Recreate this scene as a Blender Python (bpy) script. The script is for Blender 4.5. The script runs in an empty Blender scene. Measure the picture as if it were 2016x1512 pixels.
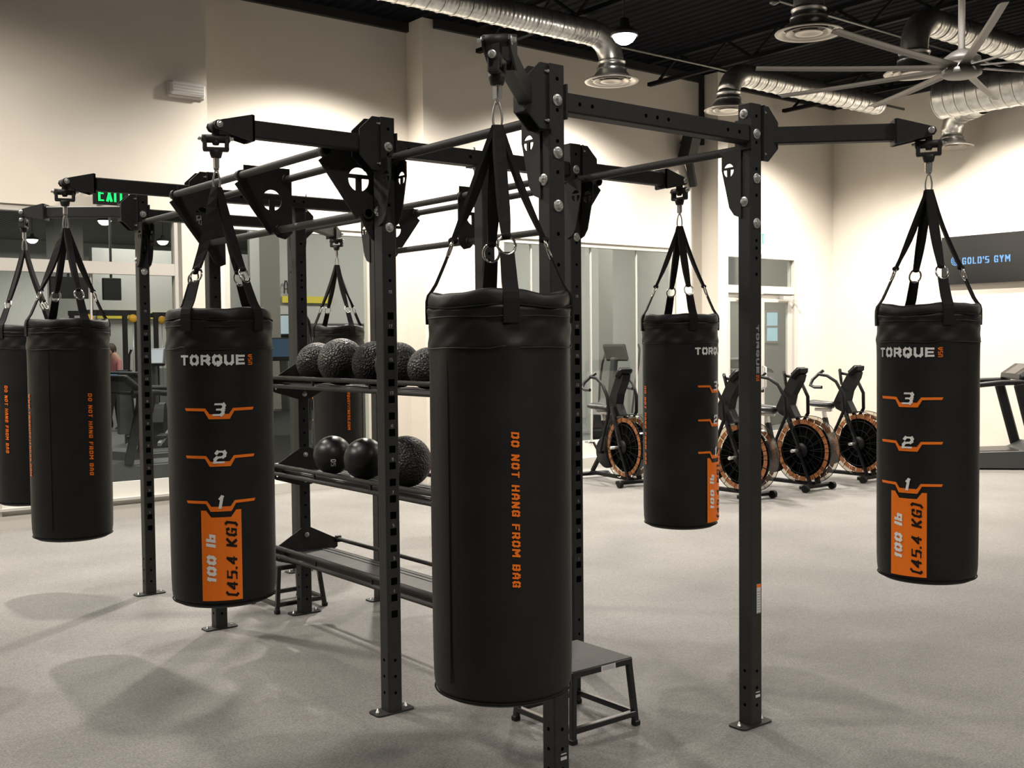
import bpy, math, random
from math import pi, sin, cos, radians, sqrt, atan2
from mathutils import Vector, Matrix, Euler
from mathutils.geometry import tessellate_polygon
random.seed(7)
S = bpy.context.scene
COL = S.collection

# ------------------------------------------------------------------ materials
def node_mat(name):
    m = bpy.data.materials.new(name); m.use_nodes = True
    nt = m.node_tree; b = nt.nodes['Principled BSDF']
    return m, nt, b
def mat(name, col, rough=0.5, metal=0.0, spec=0.5, noise=None, bump=None, emit=None, estr=0.0, coat=0.0):
    m, nt, b = node_mat(name)
    b.inputs['Base Color'].default_value = (*col, 1)
    b.inputs['Roughness'].default_value = rough
    b.inputs['Metallic'].default_value = metal
    b.inputs['Specular IOR Level'].default_value = spec
    b.inputs['Coat Weight'].default_value = coat
    tc = None
    if noise or bump:
        tc = nt.nodes.new('ShaderNodeTexCoord')
    if noise:
        sc, lo, hi = noise
        n = nt.nodes.new('ShaderNodeTexNoise'); n.inputs['Scale'].default_value = sc; n.inputs['Detail'].default_value = 6
        nt.links.new(tc.outputs['Object'], n.inputs['Vector'])
        r = nt.nodes.new('ShaderNodeValToRGB')
        r.color_ramp.elements[0].position = 0.3; r.color_ramp.elements[1].position = 0.7
        r.color_ramp.elements[0].color = (*[c * lo for c in col], 1); r.color_ramp.elements[1].color = (*[min(1, c * hi) for c in col], 1)
        nt.links.new(n.outputs['Fac'], r.inputs['Fac']); nt.links.new(r.outputs['Color'], b.inputs['Base Color'])
    if bump:
        kind, sc, st, dist = bump
        if kind == 'noise':
            n = nt.nodes.new('ShaderNodeTexNoise'); n.inputs['Scale'].default_value = sc; n.inputs['Detail'].default_value = 5; out = n.outputs['Fac']
        else:
            n = nt.nodes.new('ShaderNodeTexVoronoi'); n.inputs['Scale'].default_value = sc; out = n.outputs['Distance']
        nt.links.new(tc.outputs['Object'], n.inputs['Vector'])
        bp = nt.nodes.new('ShaderNodeBump'); bp.inputs['Strength'].default_value = st; bp.inputs['Distance'].default_value = dist
        nt.links.new(out, bp.inputs['Height']); nt.links.new(bp.outputs['Normal'], b.inputs['Normal'])
    if emit:
        b.inputs['Emission Color'].default_value = (*emit, 1); b.inputs['Emission Strength'].default_value = estr
    return m
STEEL = mat('black_powder_coat', (0.024, 0.024, 0.023), 0.55, 0, 0.40, noise=(40, .85, 1.15), bump=('noise', 300, .15, .001))
BAR = mat('textured_bar_coat', (0.030, 0.029, 0.027), 0.62, 0, 0.4, noise=(160, .6, 1.5), bump=('noise', 260, .6, .002))
HOLE = mat('hole_shade_black', (0.002, 0.002, 0.002), 0.9, 0, 0.0)  # flat black patches on the steel paint in the shade inside holes
ZINC = mat('zinc_bolt', (0.78, 0.78, 0.76), 0.36, .75, noise=(90, .6, 1.2))
CHROME = mat('chrome_ring', (0.78, 0.76, 0.72), 0.16, 1.0)
VINYL = mat('black_bag_vinyl', (0.0095, 0.0095, 0.009), 0.5, 0, 0.34, noise=(9, .8, 1.2), bump=('noise', 55, .18, .004))
SEAM = mat('bag_seam', (0.006, 0.006, 0.006), 0.8, 0, .2)
WEB = mat('black_webbing', (0.012, 0.011, 0.011), 0.82, 0, 0.25, bump=('noise', 500, .4, .001))
ORANGE = mat('orange_print', (0.95, 0.20, 0.012), 0.55, 0, .3)
WHITEP = mat('white_print', (0.85, 0.85, 0.83), 0.55, 0, .3)
BLACKP = mat('black_print', (0.012, 0.010, 0.008), 0.6, 0, .2)
NUMW = mat('number_print', (0.35, 0.35, 0.34), 0.6)
STICK = mat('silver_sticker', (0.62, 0.62, 0.62), 0.4)
TXTG = mat('fine_print', (0.22, 0.22, 0.23), 0.6)
RUBK = mat('knurled_rubber', (0.018, 0.017, 0.016), 0.45, 0, .5, noise=(5, .7, 1.5), bump=('vor', 85, 1.0, .007))
RUBS = mat('smooth_rubber', (0.016, 0.016, 0.016), 0.36, 0, .5, bump=('noise', 12, .25, .01))
STOOLM = mat('gloss_black_tube', (0.012, 0.012, 0.012), 0.25, 0, .6)
TRAY = mat('shelf_tray_rubber', (0.026, 0.026, 0.025), 0.55, 0, .4, noise=(30, .7, 1.3))
STOOLT = mat('rubber_tread', (0.045, 0.045, 0.043), 0.6, 0, .4, noise=(60, .8, 1.2))
PLASTIC = mat('black_plastic', (0.009, 0.009, 0.010), 0.4, 0, .3)
GREYP = mat('dark_grey_plastic', (0.055, 0.057, 0.058), 0.45, 0, .5)
GREYL = mat('light_grey_plastic', (0.38, 0.38, 0.37), 0.4)
SILVER = mat('silver_tube', (0.6, 0.6, 0.58), 0.3, .8)
FANORG = mat('orange_fan_band', (0.25, 0.085, 0.022), 0.5, noise=(25, .5, 1.2))
ALU = mat('galvanised_duct', (0.62, 0.62, 0.60), 0.30, .9, noise=(14, .8, 1.15))
DIFF = mat('diffuser_white_metal', (0.42, 0.39, 0.35), 0.35, .55)
DIFFD = mat('diffuser_slot', (0.10, 0.095, 0.085), 0.5, .4)
FANB = mat('fan_blade_alu', (0.20, 0.19, 0.175), 0.5, .5)
FANW = mat('fan_rod_paint', (0.72, 0.70, 0.66), 0.4)
FRAME = mat('window_frame_paint', (0.52, 0.50, 0.46), 0.42, .1)
KNEE = mat('white_panel', (0.68, 0.67, 0.62), 0.5)
SCREEN = mat('screen_black', (0.006, 0.007, 0.008), 0.22, 0, .5)
BLUE = mat('screen_blue', (0.02, 0.05, 0.1), .5, emit=(0.16, 0.42, 0.85), estr=0.9)
BLUEL = mat('console_glow', (0.02, 0.05, 0.1), .5, emit=(0.05, 0.38, 0.75), estr=1.0)
PALES = mat('console_screen_pale', (0.05, 0.07, 0.08), .3, emit=(0.34, 0.42, 0.44), estr=0.8)
NAVYS = mat('console_screen_navy', (0.01, 0.02, 0.03), .3, emit=(0.03, 0.07, 0.12), estr=0.6)
GREENE = mat('exit_green', (0, .2, .05), .5, emit=(0.0, 0.72, 0.12), estr=1.6)
GREENG = mat('green_acrylic', (0.25, 0.62, 0.38), .3, emit=(0.12, 0.7, 0.3), estr=0.25)
YELLOW = mat('yellow_stripe', (0.60, 0.50, 0.05), .5)
AMBER = mat('amber_pad', (0.7, 0.38, 0.02), .5)
LAMP = mat('lamp_lens', (1, 1, 1), .5, emit=(1.0, 0.93, 0.88), estr=30)
LAMP2 = mat('lamp_lens_far', (1, 1, 1), .5, emit=(1.0, 0.95, 0.88), estr=4)
LAMPBODY = mat('lamp_body', (0.05, 0.05, 0.05), .5)
EMLENS = mat('emergency_lens', (0.66, 0.65, 0.65), .25, 0, .6)
EMBODY = mat('emergency_body', (0.50, 0.47, 0.42), .5)
SKIN = mat('skin', (0.42, 0.24, 0.17), .55)
PINK = mat('pink_shirt', (0.50, 0.19, 0.18), .8)
BLK = mat('black_leggings', (0.012, 0.012, 0.014), .8)
HAIR = mat('brown_hair', (0.05, 0.03, 0.02), .7)
LIME = mat('lime_jacket', (0.42, 0.62, 0.05), .6)
GREYJ = mat('grey_jacket', (0.16, 0.16, 0.155), .8)

def room_paint(name, col):
    return mat(name, col, 0.62, 0, .25, noise=(2.2, .975, 1.02), bump=('noise', 180, .06, .002))
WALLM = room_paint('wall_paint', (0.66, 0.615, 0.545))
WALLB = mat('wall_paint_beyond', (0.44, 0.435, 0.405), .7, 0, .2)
BEAMM = mat('black_trim_paint', (0.008, 0.009, 0.010), .6)

def floor_mat():
    m, nt, b = node_mat('speckled_rubber_floor')
    tc = nt.nodes.new('ShaderNodeTexCoord')
    def noise(s, d=3):
        n = nt.nodes.new('ShaderNodeTexNoise'); n.inputs['Scale'].default_value = s; n.inputs['Detail'].default_value = d
        nt.links.new(tc.outputs['Object'], n.inputs['Vector']); return n
    big = noise(1.1, 4); fine = noise(95, 2); mid = noise(26, 3)
    r = nt.nodes.new('ShaderNodeValToRGB'); e = r.color_ramp.elements
    e[0].position = .3; e[0].color = (0.180, 0.175, 0.165, 1); e[1].position = .72; e[1].color = (0.240, 0.233, 0.221, 1)
    nt.links.new(big.outputs['Fac'], r.inputs['Fac'])
    r2 = nt.nodes.new('ShaderNodeValToRGB'); e = r2.color_ramp.elements
    e[0].position = .32; e[0].color = (.72, .72, .72, 1); e[1].position = .68; e[1].color = (1.22, 1.21, 1.2, 1)
    nt.links.new(fine.outputs['Fac'], r2.inputs['Fac'])
    r3 = nt.nodes.new('ShaderNodeValToRGB'); e = r3.color_ramp.elements
    e[0].position = .3; e[0].color = (.9, .9, .9, 1); e[1].position = .7; e[1].color = (1.08, 1.08, 1.08, 1)
    nt.links.new(mid.outputs['Fac'], r3.inputs['Fac'])
    def mul(a, c):
        x = nt.nodes.new('ShaderNodeMix'); x.data_type = 'RGBA'; x.blend_type = 'MULTIPLY'; x.inputs['Factor'].default_value = 1
        nt.links.new(a, x.inputs['A']); nt.links.new(c, x.inputs['B']); return x.outputs['Result']
    c = mul(mul(r.outputs['Color'], r2.outputs['Color']), r3.outputs['Color'])
    nt.links.new(c, b.inputs['Base Color'])
    b.inputs['Roughness'].default_value = .62; b.inputs['Specular IOR Level'].default_value = .3
    bp = nt.nodes.new('ShaderNodeBump'); bp.inputs['Strength'].default_value = .12; bp.inputs['Distance'].default_value = .002
    nt.links.new(fine.outputs['Fac'], bp.inputs['Height']); nt.links.new(bp.outputs['Normal'], b.inputs['Normal'])
    return m
FLOORM = floor_mat()
FLOORB = mat('grey_floor_beyond', (0.15, 0.155, 0.15), .5, noise=(3, .85, 1.15))

def ceil_mat(name, base, vary):
    m, nt, b = node_mat(name)
    tc = nt.nodes.new('ShaderNodeTexCoord')
    w = nt.nodes.new('ShaderNodeTexWave'); w.wave_type = 'BANDS'; w.bands_direction = 'X'; w.inputs['Scale'].default_value = 2.1
    nt.links.new(tc.outputs['Object'], w.inputs['Vector'])
    r = nt.nodes.new('ShaderNodeValToRGB'); e = r.color_ramp.elements
    e[0].position = .25; e[0].color = (*[c * vary for c in base], 1); e[1].position = .6; e[1].color = (*base, 1)
    nt.links.new(w.outputs['Fac'], r.inputs['Fac']); nt.links.new(r.outputs['Color'], b.inputs['Base Color'])
    bp = nt.nodes.new('ShaderNodeBump'); bp.inputs['Strength'].default_value = .8; bp.inputs['Distance'].default_value = .04
    nt.links.new(w.outputs['Fac'], bp.inputs['Height']); nt.links.new(bp.outputs['Normal'], b.inputs['Normal'])
    b.inputs['Roughness'].default_value = .85; b.inputs['Specular IOR Level'].default_value = .08
    return m
CEILM = ceil_mat('black_corrugated_deck', (0.0022, 0.0028, 0.0048), .6)
CEILB = ceil_mat('grey_ceiling_beyond', (0.16, 0.16, 0.15), .7)
JOIST = mat('joist_paint', (0.004, 0.0045, 0.006), .8, 0, .2)
CONDUIT = mat('conduit', (0.12, 0.12, 0.11), .4, .7)

def glass_mat():
    m = bpy.data.materials.new('window_glass'); m.use_nodes = True
    nt = m.node_tree; nt.nodes.clear()
    o = nt.nodes.new('ShaderNodeOutputMaterial'); mx = nt.nodes.new('ShaderNodeMixShader')
    t = nt.nodes.new('ShaderNodeBsdfTransparent'); t.inputs['Color'].default_value = (0.92, 0.945, 0.935, 1)
    g = nt.nodes.new('ShaderNodeBsdfGlossy'); g.inputs['Roughness'].default_value = 0.0; g.inputs['Color'].default_value = (.9, .95, .93, 1)
    lw = nt.nodes.new('ShaderNodeLayerWeight'); lw.inputs['Blend'].default_value = .5
    pw = nt.nodes.new('ShaderNodeMath'); pw.operation = 'POWER'; pw.inputs[1].default_value = 3.5
    mm = nt.nodes.new('ShaderNodeMath'); mm.operation = 'MULTIPLY_ADD'; mm.inputs[1].default_value = .75; mm.inputs[2].default_value = .035
    nt.links.new(lw.outputs['Facing'], pw.inputs[0]); nt.links.new(pw.outputs[0], mm.inputs[0]); nt.links.new(mm.outputs[0], mx.inputs[0])
    nt.links.new(t.outputs[0], mx.inputs[1]); nt.links.new(g.outputs[0], mx.inputs[2]); nt.links.new(mx.outputs[0], o.inputs['Surface'])
    return m
GLASS = glass_mat()
def clear_mat():
    m = bpy.data.materials.new('clear_shroud'); m.use_nodes = True
    nt = m.node_tree; nt.nodes.clear()
    o = nt.nodes.new('ShaderNodeOutputMaterial'); mx = nt.nodes.new('ShaderNodeMixShader')
    t = nt.nodes.new('ShaderNodeBsdfTransparent'); t.inputs['Color'].default_value = (0.62, 0.58, 0.50, 1)
    g = nt.nodes.new('ShaderNodeBsdfGlossy'); g.inputs['Roughness'].default_value = .08
    mx.inputs[0].default_value = .09
    nt.links.new(t.outputs[0], mx.inputs[1]); nt.links.new(g.outputs[0], mx.inputs[2]); nt.links.new(mx.outputs[0], o.inputs['Surface'])
    return m
CLEAR = clear_mat()
BIKE = mat('satin_black_bike', (0.006, 0.006, 0.0065), 0.5, 0, .22)
DARKW = mat('dark_wire', (0.004, 0.004, 0.004), 0.6, 0, .15)

# ------------------------------------------------------------------ mesh builder
class MB:
    def __init__(s): s.v = []; s.f = []; s.m = []; s.sm = []; s.mats = []
    def mi(s, m):
        if m not in s.mats: s.mats.append(m)
        return s.mats.index(m)
    def add(s, vs, fs, m, smooth=False, M=None):
        n = len(s.v); i = s.mi(m)
        if M is not None: vs = [M @ Vector(p) for p in vs]
        s.v += [tuple(p) for p in vs]
        for f in fs: s.f.append([n + k for k in f]); s.m.append(i); s.sm.append(smooth)
    def box(s, c, d, m, M=None, bev=0.0):
        x, y, z = [k / 2 for k in d]
        b = min(bev, x * .9, y * .9, z * .9)
        if b <= 0:
            vs = [(c[0] + i * x, c[1] + j * y, c[2] + k * z) for i in (-1, 1) for j in (-1, 1) for k in (-1, 1)]
            s.add(vs, [(0, 1, 3, 2), (4, 6, 7, 5), (0, 4, 5, 1), (2, 3, 7, 6), (0, 2, 6, 4), (1, 5, 7, 3)], m, False, M)
        else:
            vs = []; idx = {}
            for i in (-1, 1):
                for j in (-1, 1):
                    for k in (-1, 1):
                        for a, o in enumerate(((1, 0, 0), (0, 1, 0), (0, 0, 1))):
                            ox, oy, oz = [(0 if o[q] else b) for q in range(3)]
                            idx[(i, j, k, a)] = len(vs)
                            vs.append((c[0] + i * (x - ox), c[1] + j * (y - oy), c[2] + k * (z - oz)))
            fs = []
            for a in range(3):
                for sg in (-1, 1):
                    q = []
                    for (p, r) in ((-1, -1), (1, -1), (1, 1), (-1, 1)):
                        key = [0, 0, 0]; key[a] = sg; o = [t for t in range(3) if t != a]; key[o[0]] = p; key[o[1]] = r
                        q.append(idx[(*key, a)])
                    fs.append(q)
            for a in range(3):
                o = [t for t in range(3) if t != a]
                for p in (-1, 1):
                    for r in (-1, 1):
                        k0 = [0] * 3; k1 = [0] * 3; k0[a] = -1; k1[a] = 1
                        for kk in (k0, k1): kk[o[0]] = p; kk[o[1]] = r
                        fs.append([idx[(*k0, o[0])], idx[(*k1, o[0])], idx[(*k1, o[1])], idx[(*k0, o[1])]])
            for i in (-1, 1):
                for j in (-1, 1):
                    for k in (-1, 1): fs.append([idx[(i, j, k, 0)], idx[(i, j, k, 1)], idx[(i, j, k, 2)]])
            s.add(vs, fs, m, False, M)
    def bar(s, p0, p1, w, h, m, up=(0, 0, 1), bev=0.0):
        p0 = Vector(p0); p1 = Vector(p1); d = p1 - p0; L = d.length; x = d.normalized(); u = Vector(up)
        if abs(x.dot(u)) > .98: u = Vector((1, 0, 0))
        y = u.cross(x).normalized(); z = x.cross(y)
        M = Matrix((x, y, z)).transposed().to_4x4(); M.translation = (p0 + p1) / 2
        s.box((0, 0, 0), (L, w, h), m, M, bev)
    def tube(s, pts, r, m, seg=12, cap=True, close=False):
        pts = [Vector(p) for p in pts]; n = len(pts)
        rs = r if isinstance(r, (list, tuple)) else [r] * n
        vs = []; prev = None
        for i, p in enumerate(pts):
            if close: t = (pts[(i + 1) % n] - pts[i - 1]).normalized()
            else: t = (pts[min(i + 1, n - 1)] - pts[max(i - 1, 0)]).normalized()
            if prev is None:
                a = Vector((0, 0, 1)) if abs(t.z) < .9 else Vector((1, 0, 0)); u = t.cross(a).normalized()
            else:
                u = (prev - t * prev.dot(t)); u = u.normalized() if u.length > 1e-6 else t.orthogonal().normalized()
            prev = u; w = t.cross(u)
            for k in range(seg): a = 2 * pi * k / seg; vs.append(p + (u * cos(a) + w * sin(a)) * rs[i])
        fs = []
        for i in range(n if close else n - 1):
            j = (i + 1) % n
            for k in range(seg): l = (k + 1) % seg; fs.append((i * seg + k, i * seg + l, j * seg + l, j * seg + k))
        s.add(vs, fs, m, True)
        if cap and not close:
            s.add([vs[k] for k in range(seg)], [list(range(seg))[::-1]], m); s.add([vs[(n - 1) * seg + k] for k in range(seg)], [list(range(seg))], m)
    def lathe(s, prof, m, seg=32, M=None, smooth=True, caps=True):
        n = len(prof); vs = [(r * cos(2 * pi * k / seg), r * sin(2 * pi * k / seg), z) for r, z in prof for k in range(seg)]
        fs = [(i * seg + k, i * seg + (k + 1) % seg, (i + 1) * seg + (k + 1) % seg, (i + 1) * seg + k) for i in range(n - 1) for k in range(seg)]
        s.add(vs, fs, m, smooth, M)
        if caps:
            if prof[0][0] > 1e-5: s.add(vs[:seg], [list(range(seg))[::-1]], m, False, M)
            if prof[-1][0] > 1e-5: s.add(vs[-seg:], [list(range(seg))], m, False, M)
    def sphere(s, c, r, m, seg=32, rings=20, sc=(1, 1, 1), M=None):
        vs = []; fs = []
        for i in range(rings + 1):
            t = pi * i / rings
            for k in range(seg):
                a = 2 * pi * k / seg; vs.append((c[0] + r * sc[0] * sin(t) * cos(a), c[1] + r * sc[1] * sin(t) * sin(a), c[2] + r * sc[2] * cos(t)))
        for i in range(rings):
            for k in range(seg): fs.append((i * seg + k, (i + 1) * seg + k, (i + 1) * seg + (k + 1) % seg, i * seg + (k + 1) % seg))
        s.add(vs, fs, m, True, M)
    def plate(s, outer, holes, th, m, M):
        """polygon with holes in local xy, thickness th along local z, placed by M"""
        loops = [outer] + holes
        tris = tessellate_polygon([[Vector((p[0], p[1], 0)) for p in l] for l in loops])
        flat = [p for l in loops for p in l]; n = len(flat)
        vs = [(p[0], p[1], th / 2) for p in flat] + [(p[0], p[1], -th / 2) for p in flat]
        fs = [tuple(t) for t in tris] + [tuple(n + k for k in reversed(t)) for t in tris]
        o = 0
        for l in loops:
            k = len(l)
            for i in range(k): a = o + i; b = o + (i + 1) % k; fs.append((a, b, n + b, n + a))
            o += k
        s.add(vs, fs, m, False, M)
    def build(s, name, parent=None, loc=None, fixn=True):
        me = bpy.data.meshes.new(name); me.from_pydata(s.v, [], s.f)
        for m in s.mats: me.materials.append(m)
        me.polygons.foreach_set('material_index', s.m); me.polygons.foreach_set('use_smooth', s.sm)
        me.update()
        if fixn:
            import bmesh
            bm = bmesh.new(); bm.from_mesh(me); bmesh.ops.remove_doubles(bm, verts=bm.verts, dist=1e-5)
            bmesh.ops.recalc_face_normals(bm, faces=bm.faces); bm.to_mesh(me); bm.free()
        o = bpy.data.objects.new(name, me); COL.objects.link(o)
        if parent: o.parent = parent
        if loc: o.location = loc
        return o
def frameM(o, x, y):
    x = Vector(x).normalized(); y = Vector(y).normalized(); z = x.cross(y)
    M = Matrix((x, y, z)).transposed().to_4x4(); M.translation = Vector(o); return M
def tag(o, label=None, cat=None, group=None, kind=None):
    if label: o['label'] = label
    if cat: o['category'] = cat
    if group: o['group'] = group
    if kind: o['kind'] = kind
    return o
def empty(name, loc=(0, 0, 0), rz=0, label=None, cat=None, group=None):
    o = bpy.data.objects.new(name, None); o.empty_display_size = .1; COL.objects.link(o)
    o.location = loc; o.rotation_euler = (0, 0, rz); tag(o, label, cat, group); return o
def kids(o): return [c for c in bpy.data.objects if c.parent == o]
def copy_tree(o, parent=None):
    c = o.copy(); COL.objects.link(c)
    if parent: c.parent = parent
    for ch in kids(o): copy_tree(ch, c)
    return c
def circ(cx, cy, r, n=16, a0=0, a1=2 * pi, end=False):
    return [(cx + r * cos(a0 + (a1 - a0) * k / (n if not end else n - 1)), cy + r * sin(a0 + (a1 - a0) * k / (n if not end else n - 1))) for k in range(n)]

# ------------------------------------------------------------------ stroke lettering
c_ = .22
GL = {
 'A': (1, [[(0, 0), (0, .62), (.32, 1), (.68, 1), (1, .62), (1, 0)], [(0, .34), (1, .34)]]),
 'B': (1, [[(0, 0), (0, 1), (1 - c_, 1), (1, 1 - c_ * .7), (1, .62), (.85, .5), (1, .38), (1, c_ * .7), (1 - c_, 0), (0, 0)], [(0, .5), (.85, .5)]]),
 'C': (1, [[(1, .8), (1 - c_ * .6, 1), (c_, 1), (0, 1 - c_), (0, c_), (c_, 0), (1 - c_ * .6, 0), (1, .2)]]),
 'D': (1, [[(0, 0), (0, 1), (1 - c_, 1), (1, 1 - c_), (1, c_), (1 - c_, 0), (0, 0)]]),
 'E': (1, [[(1, 1), (0, 1), (0, 0), (1, 0)], [(0, .5), (.9, .5)]]),
 'F': (1, [[(1, 1), (0, 1), (0, 0)], [(0, .5), (.85, .5)]]),
 'G': (1, [[(1, .8), (1 - c_ * .6, 1), (c_, 1), (0, 1 - c_), (0, c_), (c_, 0), (1, 0), (1, .45), (.6, .45)]]),
 'H': (1, [[(0, 0), (0, 1)], [(1, 0), (1, 1)], [(0, .5), (1, .5)]]),
 'I': (.25, [[(.5, 0), (.5, 1)]]),
 'K': (1, [[(0, 0), (0, 1)], [(1, 1), (.25, .5), (1, 0)]]),
 'L': (.9, [[(0, 1), (0, 0), (1, 0)]]),
 'M': (1.25, [[(0, 0), (0, 1), (.5, .45), (1, 1), (1, 0)]]),
 'N': (1, [[(0, 0), (0, 1), (1, 0), (1, 1)]]),
 'O': (1, [[(c_, 0), (1 - c_, 0), (1, c_), (1, 1 - c_), (1 - c_, 1), (c_, 1), (0, 1 - c_), (0, c_), (c_, 0)]]),
 'P': (1, [[(0, 0), (0, 1), (1 - c_, 1), (1, 1 - c_), (1, .6), (.8, .42), (0, .42)]]),
 'Q': (1, [[(c_, 0), (1 - c_, 0), (1, c_), (1, 1 - c_), (1 - c_, 1), (c_, 1), (0, 1 - c_), (0, c_), (c_, 0)], [(.6, .2), (.6, -.18)]]),
 'R': (1, [[(0, 0), (0, 1), (1 - c_, 1), (1, 1 - c_), (1, .62), (.8, .42), (0, .42)], [(.6, .42), (1, 0)]]),
 'S': (1, [[(1, 1), (c_, 1), (0, .85), (0, .62), (.15, .5), (.85, .5), (1, .38), (1, .15), (1 - c_, 0), (0, 0)]]),
 'T': (1, [[(0, 1), (1, 1)], [(.5, 1), (.5, 0)]]),
 'U': (1, [[(0, 1), (0, c_), (c_, 0), (1 - c_, 0), (1, c_), (1, 1)]]),
 'W': (1.35, [[(0, 1), (.2, 0), (.5, .6), (.8, 0), (1, 1)]]),
 'X': (1, [[(0, 0), (1, 1)], [(0, 1), (1, 0)]]),
 'Y': (1, [[(0, 1), (.5, .5), (1, 1)], [(.5, .5), (.5, 0)]]),
 'b': (.9, [[(0, 1.1), (0, 0), (1, 0), (1, .6), (0, .6)]]),
 'l': (.25, [[(.5, 0), (.5, 1.1)]]),
 '0': (1, [[(c_, 0), (1 - c_, 0), (1, c_), (1, 1 - c_), (1 - c_, 1), (c_, 1), (0, 1 - c_), (0, c_), (c_, 0)]]),
 '1': (.45, [[(0, .8), (.6, 1), (.6, 0)]]),
 '2': (1, [[(0, .85), (.12, 1), (.85, 1), (1, .85), (1, .6), (.85, .5), (.15, .45), (0, .3), (0, 0), (1, 0)]]),
 '3': (1, [[(0, 1), (.85, 1), (1, .85), (1, .62), (.85, .5), (.3, .5)], [(.85, .5), (1, .38), (1, .15), (.85, 0), (0, 0)]]),
 '4': (1, [[(.75, 0), (.75, 1), (0, .35), (0, .28), (1, .28)]]),
 '5': (1, [[(1, 1), (0, 1), (0, .55), (.85, .55), (1, .42), (1, .15), (.85, 0), (0, 0)]]),
 '6': (1, [[(1, 1), (.2, 1), (0, .8), (0, .2), (.15, 0), (.85, 0), (1, .15), (1, .4), (.85, .55), (0, .55)]]),
 '7': (1, [[(0, 1), (1, 1), (.4, 0)]]),
 '8': (1, [[(.15, .5), (0, .65), (0, .85), (.15, 1), (.85, 1), (1, .85), (1, .65), (.85, .5), (.15, .5), (0, .35), (0, .15), (.15, 0), (.85, 0), (1, .15), (1, .35), (.85, .5)]]),
 '9': (1, [[(0, 0), (.8, 0), (1, .2), (1, .8), (.85, 1), (.15, 1), (0, .85), (0, .6), (.15, .45), (1, .45)]]),
 '.': (.2, [[(.5, 0), (.5, .02)]]), "'": (.2, [[(.5, 1), (.5, .75)]]),
 '(': (.5, [[(1, 1.12), (0, .95), (0, .05), (1, -.12)]]), ')': (.5, [[(0, 1.12), (1, .95), (1, .05), (0, -.12)]]),
 '-': (.6, [[(0, .5), (1, .5)]]), ' ': (.55, []),
}
def text_quads(txt, h, lw, t, gap=.28, shear=0.0, mirror=False):
    """returns quads in text space: x reading direction, y up; total centred on origin"""
    quads = []; x = 0.0
    for ch in txt:
        w, ls = GL[ch]; W = w * lw
        for l in ls:
            pts = [Vector((x + (t / 2 + p[0] * (W - t) if W > t else W / 2), t / 2 + p[1] * (h - t))) for p in l]
            for a, b in zip(pts, pts[1:]):
                d = (b - a); L = d.length
                if L < 1e-6: continue
                d /= L; n = Vector((-d.y, d.x)) * (t / 2) * (abs(d.y) + .66 * abs(d.x)); e = d * (t * .42)
                a2 = a - e; b2 = b + e; k = max(1, int((b2 - a2).length / .02))
                for i in range(k):
                    p = a2.lerp(b2, i / k); q = a2.lerp(b2, (i + 1) / k)
                    quads.append([p - n, q - n, q + n, p + n])
        x += W + gap * lw
    tot = x - gap * lw
    out = []
    for q in quads: out.append([(v.x - tot / 2 + shear * (v.y - h / 2), v.y - h / 2) for v in q])
    return out, tot
def put_quads(mb, quads, fn, m):
    for k, q in enumerate(quads):
        v = [Vector(fn(*p)) for p in q]; n = (v[1] - v[0]).cross(v[2] - v[0]).normalized() * (.00018 * (k % 9))
        mb.add([p + n for p in v], [tuple(range(len(q)))], m)

# ------------------------------------------------------------------ setting
def struct(mb, name, parent=None, **k):
    o = mb.build(name, parent, **k)
    if not parent: o['kind'] = 'structure'
    return o
CZ = 5.6; YB = 11.1; YR = 11.45; XR = 15.65; XL = -9.0; YF = -7.0
mb = MB(); mb.box((4, 2.25, -.05), (27, 18.4, .1), FLOORM); struct(mb, 'floor')
mb = MB(); mb.box((15, 31.75, -.05), (60, 40.6, .1), FLOORB); o = struct(mb, 'floor'); 
mb = MB(); mb.box((4, 2.25, CZ + .08), (27, 18.8, .1), CEILM)
ceil = struct(mb, 'ceiling')
mb = MB(); mb.box((15, 32, CZ + .1), (60, 41, .1), CEILB); struct(mb, 'ceiling')
# joists and conduits carried by the ceiling
def joist(x, parent, name='joist'):
    mb = MB()
    z1 = CZ + .02; z0 = CZ - .28
    mb.bar((x, -6.8, z1), (x, 11.0, z1), .07, .05, JOIST); mb.bar((x, -6.8, z0), (x, 11.0, z0), .07, .05, JOIST)
    y = -6.8; k = 0
    while y < 10.6:
        a, b = (z0, z1) if k % 2 == 0 else (z1, z0)
        mb.bar((x, y, a), (x, y + .42, b), .03, .03, JOIST, up=(1, 0, 0)); y += .42; k += 1
    return mb.build(name, parent, fixn=False)
# taller roof pocket above: deck is higher than wall line
mb = MB()
for x in (8.2, 11.2, 14.2): joist(x, ceil)
mb = MB()
for y, z in ((4.3, 5.285), (7.4, 5.285), (9.7, 5.285)): mb.tube([(3, y, z), (15.5, y, z)], .018, CONDUIT, 8)
mb.build('conduit', ceil)
mb = MB(); 
for x, y in ((7.4, 9.7), (11.4, 9.7), (9.4, 7.4)):
    mb.lathe([(.015, .0), (.05, -.01), (.05, -.03), (.012, -.05)], CONDUIT, 12, Matrix.Translation((x, y, 5.275)))
mb.build('sprinkler_head', ceil)

T = .16
def wallbox(name, x0, x1, y0, y1, z0, z1, m=WALLM, parent=None):
    mb = MB(); mb.box(((x0 + x1) / 2, (y0 + y1) / 2, (z0 + z1) / 2), (x1 - x0, y1 - y0, z1 - z0), m); return struct(mb, name, parent)
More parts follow.
